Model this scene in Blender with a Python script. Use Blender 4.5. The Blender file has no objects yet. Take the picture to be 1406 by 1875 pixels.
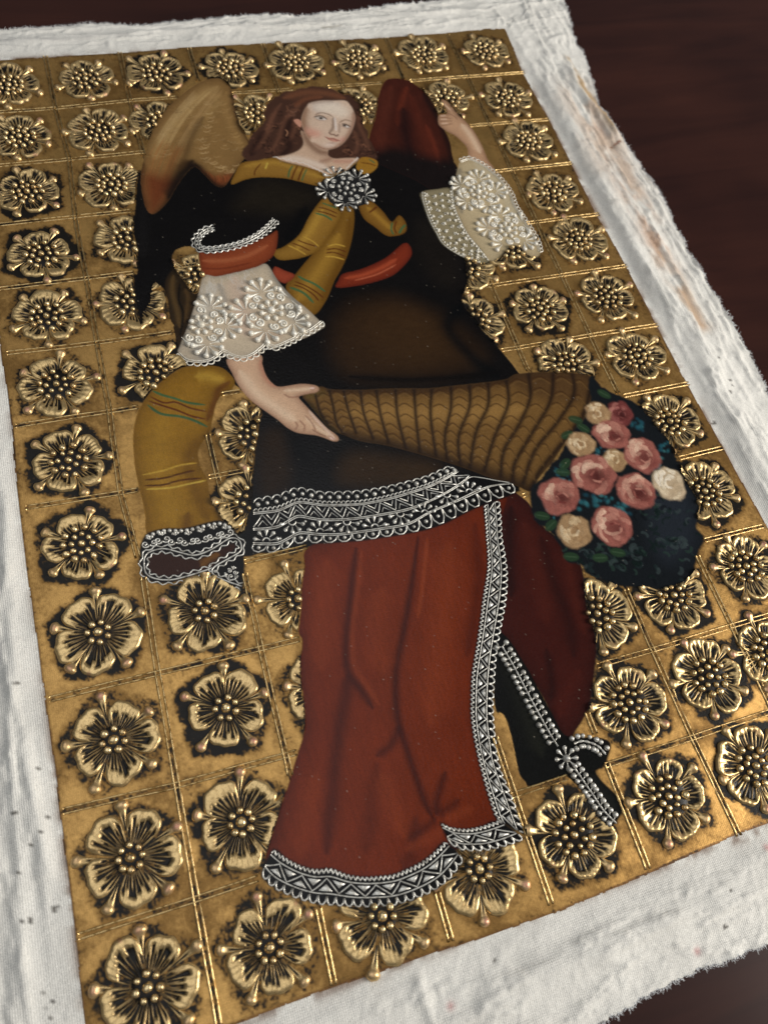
import bpy, math, random
import numpy as np

# ---------------------------------------------------------------- camera, light, exposure
scene = bpy.context.scene
COL = scene.collection
cam_d = bpy.data.cameras.new('camera'); cam = bpy.data.objects.new('camera', cam_d); COL.objects.link(cam)
from mathutils import Matrix, Vector
cam.matrix_world = Matrix(((0.9488015, 0.2035562, -0.2415380, -0.11814885),
                           (-0.2840887, 0.8842000, -0.3707882, -0.24479354),
                           (0.1380917, 0.4204226, 0.8967583, 0.37127278), (0, 0, 0, 1)))
cam_d.sensor_fit = 'VERTICAL'; cam_d.sensor_height = 36.0; cam_d.lens = 26.496
cam_d.clip_start = 0.01; cam_d.clip_end = 50
cam_d.dof.use_dof = True; cam_d.dof.focus_distance = 0.405; cam_d.dof.aperture_fstop = 9.0
scene.camera = cam

world = bpy.data.worlds.new('World'); scene.world = world; world.use_nodes = True
bg = world.node_tree.nodes['Background']
bg.inputs[0].default_value = (0.80, 0.90, 1.0, 1); bg.inputs[1].default_value = 0.07

def window_light(name, loc, aim, sx, sy, power, col):
    l = bpy.data.lights.new(name, 'AREA'); l.shape = 'RECTANGLE'; l.size = sx; l.size_y = sy
    l.energy = power; l.color = col
    o = bpy.data.objects.new(name, l); COL.objects.link(o); o.location = loc
    o.rotation_euler = (Vector(aim) - Vector(loc)).to_track_quat('-Z', 'Y').to_euler()
    return o
window_light('window_light', (1.55, -0.75, 0.95), (0, 0, 0), 0.9, 1.1, 42, (1.0, 0.965, 0.91))
window_light('ceiling_bounce_light', (-0.35, 0.15, 2.1), (0, 0, 0), 2.4, 1.7, 17, (0.93, 0.96, 1.0))

vs = scene.view_settings
vs.view_transform = 'Standard'; vs.look = 'None'; vs.gamma = 1; vs.exposure = 0; vs.use_curve_mapping = False

# ---------------------------------------------------------------- helpers
rng = np.random.default_rng(7); rnd = random.Random(7)
W_MM, H_MM = 400.0, 598.0
def wx(x): return (x - 200.0) / 1000.0
def wy(y): return (298.9 - y) / 1000.0
def M(s):
    return np.array([[float(v) / 10 for v in p.split(',')] for p in s.split()])
def lin(c):
    c = np.array(c, float) / 255.0
    return np.where(c <= 0.04045, c / 12.92, ((c + 0.055) / 1.055) ** 2.4)
def smooth(p, n=6, closed=True):
    p = np.asarray(p); out = []; N = len(p); rngN = N if closed else N - 1
    t = np.linspace(0, 1, n, endpoint=False)[:, None]
    for i in range(rngN):
        if closed: a, b, c, d = p[i - 1], p[i], p[(i + 1) % N], p[(i + 2) % N]
        else: a, b, c, d = p[max(i - 1, 0)], p[i], p[i + 1], p[min(i + 2, N - 1)]
        out.append(0.5 * (2 * b + (c - a) * t + (2 * a - 5 * b + 4 * c - d) * t ** 2 + (3 * b - a - 3 * c + d) * t ** 3))
    r = np.vstack(out)
    return r if closed else np.vstack([r, p[-1:]])
def resample(p, n=None, step=None):
    p = np.asarray(p); d = np.r_[0, np.cumsum(np.hypot(*np.diff(p, axis=0).T))]
    if n is None: n = max(2, int(round(d[-1] / step)) + 1)
    s = np.linspace(0, d[-1], n)
    return np.c_[np.interp(s, d, p[:, 0]), np.interp(s, d, p[:, 1])]
def sstep(a, b, x):
    t = np.clip((x - a) / (b - a), 0, 1); return t * t * (3 - 2 * t)
_lat = rng.random((256, 256)).astype(np.float32)
def vnoise(x, y, sc, seed=0):
    x = np.asarray(x, np.float32) / sc + 37.3 * seed + 500; y = np.asarray(y, np.float32) / sc + 17.7 * seed + 500
    ix = np.floor(x).astype(int); iy = np.floor(y).astype(int); fx = x - ix; fy = y - iy
    fx = fx * fx * (3 - 2 * fx); fy = fy * fy * (3 - 2 * fy)
    g = lambda a, b: _lat[b & 255, a & 255]
    return (g(ix, iy) * (1 - fx) + g(ix + 1, iy) * fx) * (1 - fy) + (g(ix, iy + 1) * (1 - fx) + g(ix + 1, iy + 1) * fx) * fy
def fbm(x, y, sc, seed=0, o=4):
    r = 0; a = 0.5; t = 0
    for k in range(o):
        r = r + a * vnoise(x, y, sc / 2 ** k, seed + k * 3); t += a; a *= 0.55
    return r / t

# ---------------------------------------------------------------- materials
def new_mat(name):
    m = bpy.data.materials.new(name); m.use_nodes = True
    nt = m.node_tree; return m, nt, nt.nodes['Principled BSDF']
def node(nt, t, **kw):
    n = nt.nodes.new(t)
    for k, v in kw.items(): setattr(n, k, v)
    return n
def attr_material(name, bump_scale, bump_strength, bump_dist, weave=0.0, spec=0.16):
    """colour, metalness and roughness come from the pigment attributes on the mesh"""
    m, nt, b = new_mat(name); L = nt.links.new
    a = node(nt, 'ShaderNodeAttribute', attribute_name='pigment')
    q = node(nt, 'ShaderNodeAttribute', attribute_name='finish')      # r metal, g roughness
    sp = node(nt, 'ShaderNodeSeparateColor'); L(q.outputs['Color'], sp.inputs[0])
    tc = node(nt, 'ShaderNodeTexCoord')
    n1 = node(nt, 'ShaderNodeTexNoise'); n1.inputs['Scale'].default_value = bump_scale; n1.inputs['Detail'].default_value = 5
    L(tc.outputs['Object'], n1.inputs['Vector'])
    # fine mottling of the pigment
    n2 = node(nt, 'ShaderNodeTexNoise'); n2.inputs['Scale'].default_value = 2600; n2.inputs['Detail'].default_value = 3
    L(tc.outputs['Object'], n2.inputs['Vector'])
    mr = node(nt, 'ShaderNodeMapRange'); mr.inputs['From Min'].default_value = 0.3; mr.inputs['From Max'].default_value = 0.7
    mr.inputs['To Min'].default_value = 0.76; mr.inputs['To Max'].default_value = 1.22
    L(n2.outputs['Fac'], mr.inputs['Value'])
    mx = node(nt, 'ShaderNodeMix', data_type='RGBA', blend_type='MULTIPLY'); mx.inputs[0].default_value = 1
    L(a.outputs['Color'], mx.inputs[6]); L(mr.outputs[0], mx.inputs[7])
    L(mx.outputs[2], b.inputs['Base Color'])
    L(sp.outputs[0], b.inputs['Metallic']); b.inputs['Specular IOR Level'].default_value = spec
    ra = node(nt, 'ShaderNodeMath', operation='MULTIPLY_ADD'); ra.inputs[1].default_value = 0.16
    sb = node(nt, 'ShaderNodeMath', operation='SUBTRACT'); sb.inputs[1].default_value = 0.5
    L(n1.outputs['Fac'], sb.inputs[0]); L(sb.outputs[0], ra.inputs[0]); L(sp.outputs[1], ra.inputs[2]); L(ra.outputs[0], b.inputs['Roughness'])
    bp = node(nt, 'ShaderNodeBump'); bp.inputs['Strength'].default_value = bump_strength; bp.inputs['Distance'].default_value = bump_dist
    h = n1.outputs['Fac']
    if weave:
        mp = []
        for ax in ('X', 'Y'):
            w = node(nt, 'ShaderNodeTexWave', wave_type='BANDS', bands_direction=ax)
            w.inputs['Scale'].default_value = 330; w.inputs['Distortion'].default_value = 1.5; w.inputs['Detail'].default_value = 1
            w.inputs['Detail Scale'].default_value = 3
            L(tc.outputs['Object'], w.inputs['Vector']); mp.append(w)
        ad = node(nt, 'ShaderNodeMath', operation='ADD'); L(mp[0].outputs['Fac'], ad.inputs[0]); L(mp[1].outputs['Fac'], ad.inputs[1])
        a2 = node(nt, 'ShaderNodeMath', operation='MULTIPLY_ADD'); a2.inputs[1].default_value = weave
        L(ad.outputs[0], a2.inputs[0]); L(n1.outputs['Fac'], a2.inputs[2]); h = a2.outputs[0]
    L(h, bp.inputs['Height']); L(bp.outputs[0], b.inputs['Normal'])
    return m
MAT_PAINT = attr_material('oil_paint_and_gold_leaf', 700, 0.22, 0.0004, 0.12)
MAT_RELIEF = attr_material('gilded_relief', 900, 0.3, 0.0003)
def metal_material(name, c, rough, metal, spot=None):
    m, nt, b = new_mat(name); L = nt.links.new
    tc = node(nt, 'ShaderNodeTexCoord'); n = node(nt, 'ShaderNodeTexNoise'); n.inputs['Scale'].default_value = 420
    n.inputs['Detail'].default_value = 4; L(tc.outputs['Object'], n.inputs['Vector'])
    oi = node(nt, 'ShaderNodeObjectInfo')
    ad = node(nt, 'ShaderNodeVectorMath', operation='ADD'); L(tc.outputs['Object'], ad.inputs[0]); L(oi.outputs['Location'], ad.inputs[1]); L(ad.outputs[0], n.inputs['Vector'])
    r = node(nt, 'ShaderNodeValToRGB'); e = r.color_ramp.elements
    c = np.array(c); s = np.array(spot if spot is not None else c * 0.45)
    e[0].position = 0.36; e[0].color = (*s, 1); e[1].position = 0.52; e[1].color = (*c, 1)
    L(n.outputs['Fac'], r.inputs[0]); L(r.outputs[0], b.inputs['Base Color'])
    b.inputs['Metallic'].default_value = metal; b.inputs['Roughness'].default_value = rough
    bp = node(nt, 'ShaderNodeBump'); bp.inputs['Strength'].default_value = 0.3; bp.inputs['Distance'].default_value = 0.0003
    n3 = node(nt, 'ShaderNodeTexNoise'); n3.inputs['Scale'].default_value = 1500; L(ad.outputs[0], n3.inputs['Vector'])
    L(n3.outputs['Fac'], bp.inputs['Height']); L(bp.outputs[0], b.inputs['Normal'])
    return m
GOLD_R = (0.70, 0.49, 0.225)          # gilding on the raised work
GOLD_G = (0.64, 0.37, 0.12)          # gilding on the flat ground
MAT_BEAD = metal_material('gilded_bead', (0.80, 0.60, 0.31), 0.30, 0.85, (0.50, 0.33, 0.15))
MAT_CORD = metal_material('gilded_cord', (0.72, 0.50, 0.22), 0.30, 0.92, (0.30, 0.18, 0.06))
MAT_SILVER = metal_material('silvered_paste', (0.66, 0.635, 0.57), 0.34, 0.5, (0.38, 0.355, 0.31))
MAT_IVORY = metal_material('ivory_paste', (0.84, 0.79, 0.68), 0.30, 0.12, (0.70, 0.63, 0.50))

# ---------------------------------------------------------------- mesh builder
class MB:
    """collects raised paste shapes lying on the picture (mm in, metres out)"""
    def __init__(s): s.v = []; s.f = []
    def add(s, v, f):
        o = len(s.v); s.v.extend(v); s.f.extend([tuple(i + o for i in q) for q in f])
    def tube(s, p, r, z=0.0, h=1.0, k=5, taper=False):
        p = np.asarray(p, float); n = len(p)
        if n < 2: return
        t = np.gradient(p, axis=0); t /= np.maximum(np.hypot(*t.T), 1e-9)[:, None]; nn = np.c_[-t[:, 1], t[:, 0]]
        rr = np.full(n, r) if np.isscalar(r) else np.asarray(r)
        V = []; F = []
        for i in range(n):
            for j in range(k):
                a = math.pi * j / (k - 1)
                q = p[i] + nn[i] * rr[i] * math.cos(a); V.append((q[0], q[1], z + rr[i] * h * math.sin(a)))
        for i in range(n - 1):
            for j in range(k - 1): F.append((i * k + j, (i + 1) * k + j, (i + 1) * k + j + 1, i * k + j + 1))
        F.append(tuple(range(k))[::-1]); F.append(tuple((n - 1) * k + j for j in range(k)))
        s.add(V, F)
    def dome(s, x, y, r, h=None, z=0.0, n=9, m=4):
        h = r if h is None else h; V = []; F = []
        for i in range(m):
            a = math.pi / 2 * i / m
            for j in range(n):
                b = 2 * math.pi * j / n; V.append((x + r * math.cos(a) * math.cos(b), y + r * math.cos(a) * math.sin(b), z + h * math.sin(a)))
        V.append((x, y, z + h))
        for i in range(m - 1):
            for j in range(n): F.append((i * n + j, i * n + (j + 1) % n, (i + 1) * n + (j + 1) % n, (i + 1) * n + j))
        for j in range(n): F.append(((m - 1) * n + j, (m - 1) * n + (j + 1) % n, m * n))
        s.add(V, F)
    def drop(s, x, y, ang, L, r, z=0.0, tail=0.12):
        """teardrop: thin end at x,y, bulb of radius r at distance L along ang"""
        n = 8; t = np.linspace(0, 1, n); w = r * (tail + (1 - tail) * np.sin(np.clip(t, 0, 1) ** 1.8 * math.pi * 0.62) ** 1.2)
        w[-1] = r * 0.35; w[-2] = r * 0.85
        d = np.array([math.cos(ang), math.sin(ang)]); p = np.array([x, y]) + d * (t[:, None] * (L + r * 0.8))
        s.tube(p, w, z, 0.95)
    def spiral(s, x, y, R, ang, turns=1.3, sgn=1, r=0.4, z=0.0):
        n = 16; t = np.linspace(0, 1, n); a = ang + sgn * t * turns * 2 * math.pi; q = R * (1 - 0.8 * t)
        s.tube(np.c_[x + q * np.cos(a), y + q * np.sin(a)], r * (1 - 0.25 * t), z)
        s.dome(x + q[-1] * math.cos(a[-1]), y + q[-1] * math.sin(a[-1]), r * 1.25, r * 1.3, z, 7, 3)
    def mesh(s, name, origin=(0, 0)):
        me = bpy.data.meshes.new(name)
        V = [((v[0] - origin[0]) / 1000, -(v[1] - origin[1]) / 1000, v[2] / 1000) for v in s.v]
        me.from_pydata(V, [], [f[::-1] for f in s.f]); me.polygons.foreach_set('use_smooth', [True] * len(me.polygons)); me.update()
        return me
def link(name, me, parent=None, mat=None, loc=None, **props):
    o = bpy.data.objects.new(name, me); COL.objects.link(o)
    if mat is not None and me is not None and not me.materials: me.materials.append(mat)
    if parent is not None: o.parent = parent
    if loc is not None: o.location = loc
    for k, v in props.items(): o[k] = v
    return o
def tag_mesh(me, pig, fin):
    for nm, arr in (('pigment', pig), ('finish', fin)):
        a = me.attributes.new(nm, 'FLOAT_COLOR', 'POINT')
        full = np.ones((len(me.vertices), 4), np.float32); full[:, :arr.shape[1]] = arr
        a.data.foreach_set('color', full.ravel())

ROOT = bpy.data.objects.new('canvas_painting', None); COL.objects.link(ROOT)
ROOT['label'] = 'unframed angel painting on frayed white canvas with gilded relief flowers, lying on dark wooden table'
ROOT['category'] = 'painting'

ORG = (200.0, 298.9)
# ---------------------------------------------------------------- table top
def make_table():
    m, nt, b = new_mat('polished_mahogany'); L = nt.links.new
    tc = node(nt, 'ShaderNodeTexCoord')
    mp = node(nt, 'ShaderNodeMapping'); mp.inputs['Rotation'].default_value = (0, 0, math.radians(-52)); mp.inputs['Scale'].default_value = (1.2, 9, 1)
    L(tc.outputs['Object'], mp.inputs['Vector'])
    n1 = node(nt, 'ShaderNodeTexNoise'); n1.inputs['Scale'].default_value = 5; n1.inputs['Detail'].default_value = 7; n1.inputs['Distortion'].default_value = 0.8
    L(mp.outputs[0], n1.inputs['Vector'])
    n2 = node(nt, 'ShaderNodeTexNoise'); n2.inputs['Scale'].default_value = 7; n2.inputs['Detail'].default_value = 3
    L(tc.outputs['Object'], n2.inputs['Vector'])
    r = node(nt, 'ShaderNodeValToRGB'); e = r.color_ramp.elements
    e[0].position = 0.3; e[0].color = (0.017, 0.0062, 0.0055, 1); e[1].position = 0.75; e[1].color = (0.050, 0.0165, 0.0110, 1)
    ad = node(nt, 'ShaderNodeMath', operation='MULTIPLY_ADD'); ad.inputs[1].default_value = 0.55
    sb = node(nt, 'ShaderNodeMath', operation='MULTIPLY'); sb.inputs[1].default_value = 0.5
    L(n1.outputs['Fac'], sb.inputs[0]); L(n2.outputs['Fac'], ad.inputs[0]); L(sb.outputs[0], ad.inputs[2]); L(ad.outputs[0], r.inputs[0])
    L(r.outputs[0], b.inputs['Base Color'])
    b.inputs['Roughness'].default_value = 0.27; b.inputs['Specular IOR Level'].default_value = 0.35
    bp = node(nt, 'ShaderNodeBump'); bp.inputs['Strength'].default_value = 0.15; bp.inputs['Distance'].default_value = 0.001
    L(n1.outputs['Fac'], bp.inputs['Height']); L(bp.outputs[0], b.inputs['Normal'])
    s = 0.95; z1 = -0.0014; z0 = -0.034; bev = 0.006
    V = []
    for (z, q) in ((z0, s), (z1 - bev, s), (z1, s - bev)):
        V += [(-q, -q, z), (q, -q, z), (q, q, z), (-q, q, z)]
    F = [(3, 2, 1, 0), (8, 9, 10, 11)]
    for k in (0, 4):
        for i in range(4): F.append((k + i, k + (i + 1) % 4, k + 4 + (i + 1) % 4, k + 4 + i))
    me = bpy.data.meshes.new('tabletop'); me.from_pydata(V, [], F); me.update()
    link('tabletop', me, None, m, kind='structure')
make_table()

# ---------------------------------------------------------------- canvas with its loose, frayed margin
OUT_TOP = M("224,-299 442,-307 642,-304 816,-315 964,-310 1118,-280 1295,-286 1517,-301 1756,-316 1954,-328 2155,-340 2331,-308 2520,-314 2708,-322 2906,-342 3107,-369 3313,-391 3491,-400 3707,-429")
OUT_RIGHT = M("4684,-368 4657,-166 4614,22 4576,206 4606,290 4581,429 4539,570 4520,704 4490,816 4452,937 4464,1147 4501,1308 4525,1493 4528,1705 4536,1912 4536,2054 4532,2192 4509,2438 4516,2601 4521,2755 4522,2906 4524,3025 4525,3137 4529,3275 4526,3405 4520,3523 4496,3648")
OUT_BOTTOM = M("2936,6399 2798,6408 2676,6408 2566,6400 2449,6399 2317,6415 2182,6425 2045,6440")
def canvas_outline():
    top = OUT_TOP; right = OUT_RIGHT; bot = OUT_BOTTOM
    tl = np.array([[-58, -34.0], [-20, -32.0]]); tr = np.array([[462, -45.0]])
    br = np.array([[452, 420], [450, 500], [449, 580], [448, 641.0], [420, 645], [360, 643]])
    bl = np.array([[120, 648], [20, 650], [-57, 652.0]]); lf = np.array([[-60, 540], [-56, 400], [-60, 260], [-57, 100.0]])
    return np.vstack([tl, top, tr, right, br, bot, bl, lf])
RIDGES = [  # crest line, height mm, width on the picture side, width on the outer side
    (M("4145,616 4144,818 4141,1140 4131,1746 4131,2143 4115,2570 4132,2742 4198,3100 4156,3639 4162,4255 4177,4742"), 3.9, 9.0, 16.0),
    (M("4384,438 4374,703 4399,925 4446,1145 4459,1338"), 3.3, 6.0, 4.0),
    (M("4357,2044 4317,2454 4319,2846 4319,3263 4331,3783"), 2.2, 3.5, 5.0),
    (M("4242,1700 4207,2075 4212,2487 4250,2810"), 1.5, 2.0, 3.0),
    (M("1520,6188 1765,6195 1898,6194 2138,6175 2412,6176 2745,6171 3064,6174"), 3.3, 7.0, 9.0),
    (M("1331,6002 1333,6149 1341,6273"), 1.2, 2.0, 2.0),
    (M("1818,6220 2063,6276 2355,6247 2570,6280"), 0.9, 4.0, 5.0),
    (M("-68,3348 -92,3655 -109,3945 -125,4219 -154,4599"), 1.8, 3.0, 4.0),
    (M("-156,4447 -167,4717 -172,4951 -180,5172 -214,5719"), 2.0, 2.5, 3.0),
    (M("-104,4563 -96,4785 -85,4976 -67,5139 -62,5229"), 2.4, 3.0, 3.5),
    (M("-47,4628 -27,4781 -25,4924"), 1.8, 2.0, 3.0),
    (M("-226,5244 -196,5378 -206,5577"), 1.2, 3.0, 3.0),
    (M("213,-176 499,-153 910,-168 1456,-186 2070,-190 2768,-217 3516,-259 3911,-288"), 1.5, 3.0, 5.0),
    (M("937,-226 937,-16"), 1.0, 1.2, 1.2), (M("4026,-266 4050,-69"), 1.2, 1.5, 1.5), (M("4074,-67 4245,63 4294,370"), 1.0, 3.0, 3.0),
    (M("4331,159 4498,117 4576,206"), 1.4, 2.0, 2.0),
]
def seg_dist(x, y, p):
    best = np.full(x.shape, 1e9, np.float32); side = np.zeros(x.shape, np.float32); par = np.zeros(x.shape, np.float32)
    n = len(p) - 1
    for i in range(n):
        a, b = p[i], p[i + 1]; d = b - a; l2 = d @ d + 1e-9
        t = np.clip(((x - a[0]) * d[0] + (y - a[1]) * d[1]) / l2, 0, 1)
        ex = x - a[0] - t * d[0]; ey = y - a[1] - t * d[1]; q = ex * ex + ey * ey; m = q < best
        best = np.where(m, q, best); side = np.where(m, np.sign(d[0] * ey - d[1] * ex), side); par = np.where(m, (i + t) / n, par)
    return np.sqrt(best), side, par
def canvas_height(x, y):
    z = np.zeros_like(x)
    for k, (p, h, wi, wo) in enumerate(RIDGES):
        d, s, t = seg_dist(x, y, smooth(p, 4, False))
        w = np.where(s > 0, wi, wo) if k not in (4, 6) else np.where(s > 0, wo, wi)
        z = np.maximum(z, h * np.exp(-(d / w) ** 1.5) * np.clip(np.minimum(t, 1 - t) * 8 + 0.25, 0, 1))
    off = np.maximum(np.maximum(-x, x - 400), np.maximum(-y, y - 598))
    f = sstep(0.5, 9, off)
    z = z * f + f * (2.6 * (fbm(x, y, 30, 5) - 0.35) + 0.6 * (fbm(x * 0.6 + y * 0.4, y, 9, 9) - 0.5))
    # long slack ripples that run beside the stretched-off edges
    sx_ = np.maximum(-x, x - 400); cr = np.abs(fbm(x * 2.2, y * 0.35, 16, 3) - 0.5); z = z + sstep(3, 14, sx_) * f * 1.7 * np.exp(-cr * 18)
    sy_ = np.maximum(-y, y - 598); cr = np.abs(fbm(x * 0.35, y * 2.2, 16, 6) - 0.5); z = z + sstep(3, 14, sy_) * f * 1.5 * np.exp(-cr * 18)
    cr = np.abs(fbm(x + 0.7 * y, y - 0.5 * x, 22, 12) - 0.5); z = z + f * 0.55 * np.exp(-cr * 40); cr = np.abs(fbm(x, y, 12, 14) - 0.5); z = z + f * 0.20 * np.exp(-cr * 30); z = z + f * 0.22 * (fbm(x, y, 4.5, 16) - 0.5)
    z = z + 0.9 * sstep(34, 48, off) * (vnoise(x, y, 11, 4) - 0.2)
    return np.maximum(z, -0.9) + 0.15
def make_canvas():
    NS, NT = 1800, 46
    o = resample(np.vstack([canvas_outline(), canvas_outline()[:1]]), NS + 1)[:-1]
    inner = np.c_[np.clip(o[:, 0], 6, 394), np.clip(o[:, 1], 6, 592)]
    nrm = o - inner; nrm /= np.maximum(np.hypot(*nrm.T), 1e-6)[:, None]
    jag = 3.2 * (fbm(o[:, 0], o[:, 1], 6, 21) - 0.5) + 1.5 * (fbm(o[:, 0], o[:, 1], 1.8, 22) - 0.5) + 0.9 * (rng.random(NS) - 0.5)
    o = o + nrm * jag[:, None]
    t = np.linspace(0, 1, NT) ** 0.9
    X = inner[:, 0:1] * (1 - t) + o[:, 0:1] * t; Y = inner[:, 1:2] * (1 - t) + o[:, 1:2] * t
    Z = canvas_height(X, Y)
    V = np.c_[(X.ravel() - 200) / 1000, (298.9 - Y.ravel()) / 1000, Z.ravel() / 1000]
    i = np.arange(NS)[:, None]; j = np.arange(NT - 1)[None]; a = i * NT + j; b = ((i + 1) % NS) * NT + j
    F = np.stack([a, a + 1, b + 1, b], -1).reshape(-1, 4)
    me = bpy.data.meshes.new('canvas'); c0 = len(V)
    V = np.vstack([V, [(wx(6), wy(6), 0.0001), (wx(394), wy(6), 0.0001), (wx(394), wy(592), 0.0001), (wx(6), wy(592), 0.0001)]])
    me.from_pydata(V.tolist(), [], F.tolist() + [(c0 + 3, c0 + 2, c0 + 1, c0)]); me.polygons.foreach_set('use_smooth', [True] * len(me.polygons)); me.update()
    import bmesh
    bm = bmesh.new(); bm.from_mesh(me); bmesh.ops.recalc_face_normals(bm, faces=bm.faces); bm.to_mesh(me); bm.free()
    # linen colour with its stains
    x, y = X.ravel(), Y.ravel(); pig = np.ones((len(V), 3)) * np.array([0.785, 0.755, 0.69])
    n = fbm(x, y, 26, 31); pig[:c0] *= (0.86 + 0.26 * n)[:, None]
    edge = np.tile(t, NS); pig[:c0] = pig[:c0] * (1 - 0.0 * edge[:, None])
    def stain(px, w, col, a, seed):
        d, s, tt = seg_dist(x, y, smooth(px, 4, False) if len(px) > 2 else px)
        m = a * np.exp(-(d / w) ** 2) * np.clip(sstep(0.3, 0.75, fbm(x * 1.4, y * 0.6, 12, seed)) * 1.1, 0, 1); m = np.clip(m, 0, 0.92)
        pig[:c0] = pig[:c0] * (1 - m[:, None]) + np.array(col) * m[:, None]
    stain(M("4330,1192 4315,1541 4319,1931 4305,2247 4271,2546"), 10, (0.46, 0.26, 0.15), 0.85, 41)
    stain(M("4436,383 4421,707 4459,1116 4473,1316"), 4, (0.45, 0.30, 0.15), 1.2, 42)
    stain(M("4345,826 4325,1310 4324,1822"), 18, (0.56, 0.43, 0.33), 0.95, 43)
    stain(M("4274,2497 4283,2744 4288,3075"), 7, (0.5, 0.34, 0.22), 0.9, 44)
    stain(M("4375,1387 4468,1339"), 0.9, (0.20, 0.07, 0.03), 1.6, 45)
    stain(M("213,-176 646,-153 1138,-162"), 1.5, (0.42, 0.40, 0.38), 0.6, 46)
    stain(M("2531,-156 2754,-165"), 0.8, (0.35, 0.32, 0.26), 1.0, 47)
    off = np.maximum(np.maximum(-x, x - 400), np.maximum(-y, y - 598))
    m = 0.75 * np.exp(-np.maximum(off, 0) / 1.6) * sstep(0.35, 0.6, fbm(x, y, 8, 51)); pig[:c0] = pig[:c0] * (1 - m[:, None]) + np.array([0.16, 0.075, 0.035]) * m[:, None]
    spots = M("-65,4770 -44,4977 -122,5070 -78,5033 -180,5167 -149,5228 -58,5346 -189,5352 -156,5360 -113,5677 -133,5688 -126,5731 -135,5629 -107,4364 -174,4927 4448,-332 4343,-274 4126,-112 4070,-81 4276,3518 4266,3559 4230,3603 4276,3344 4027,3782 2584,6027 2845,6154 2757,6285 2418,5929 2113,5765 1667,6087")
    for k, q in enumerate(spots):
        d = np.hypot((x - q[0]) * (0.8 + 0.5 * rnd.random()), y - q[1]); m = sstep(0.35, 0, d - (0.35 + 0.75 * rnd.random())) * 0.9
        pig[:c0] = pig[:c0] * (1 - m[:, None]) + np.array([0.05, 0.04, 0.03]) * m[:, None]
    for q in M("2583,6334 3125,6046 1431,6184"):
        m = 0.6 * np.exp(-(np.hypot(x - q[0], y - q[1]) / 1.6) ** 2); pig[:c0] = pig[:c0] * (1 - m[:, None]) + np.array([0.5, 0.12, 0.12]) * m[:, None]
    fin = np.zeros((len(V), 2)); fin[:, 1] = 0.85
    tag_mesh(me, pig, fin)
    me.materials.append(MAT_LINEN)
    link('canvas', me, ROOT)
    # loose threads along the torn edge
    mb = MB(); zE = Z[:, -1]
    L0 = np.r_[0, np.cumsum(np.hypot(*np.diff(o, axis=0).T))]
    for k in range(NS):
        if o[k, 0] < -45 or (o[k, 1] > 430 and o[k, 0] > 440): n = 1
        else: n = 7
        for _ in range(n):
            q = o[k] + (rng.random(2) - 0.5) * 0.9; a = math.atan2(nrm[k, 1], nrm[k, 0]) + rnd.gauss(0, 0.55)
            ln = 0.5 + 2.0 * rnd.random() ** 3; bend = rnd.gauss(0, 0.5)
            p = [q]; 
            for s in range(3):
                a += bend; p.append(p[-1] + np.array([math.cos(a), math.sin(a)]) * ln / 3)
            p = np.array(p); z = zE[k] + rnd.uniform(-0.1, 0.35)
            t_ = np.gradient(p, axis=0); t_ /= np.hypot(*t_.T)[:, None]; w = 0.085 * np.array([1.1, 1, 0.8, 0.4])
            nn = np.c_[-t_[:, 1], t_[:, 0]] * w[:, None]; zz = z + np.cumsum([0.0, *(np.array([1, 1, 1]) * rnd.gauss(0.02, 0.18))])
            zz = np.maximum(zz, -1.2); V_ = []
            for i_ in range(4):
                V_ += [(p[i_, 0] - nn[i_, 0], p[i_, 1] - nn[i_, 1], zz[i_]), (p[i_, 0], p[i_, 1], zz[i_] + w[i_]), (p[i_, 0] + nn[i_, 0], p[i_, 1] + nn[i_, 1], zz[i_])]
            F_ = []
            for i_ in range(3): F_ += [(3 * i_, 3 * i_ + 3, 3 * i_ + 4, 3 * i_ + 1), (3 * i_ + 1, 3 * i_ + 4, 3 * i_ + 5, 3 * i_ + 2)]
            mb.add(V_, F_)
    fm, nt, b = new_mat('linen_thread'); b.inputs['Base Color'].default_value = (0.88, 0.88, 0.87, 1); b.inputs['Roughness'].default_value = 0.9
    b.inputs['Subsurface Weight'].default_value = 0.0
    link('frayed_threads', mb.mesh('frayed_threads', ORG), ROOT, fm, kind='stuff')
def linen_material():
    m = attr_material('raw_linen', 420, 0.45, 0.0008, 0.24); return m
MAT_LINEN = linen_material()
make_canvas()

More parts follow.
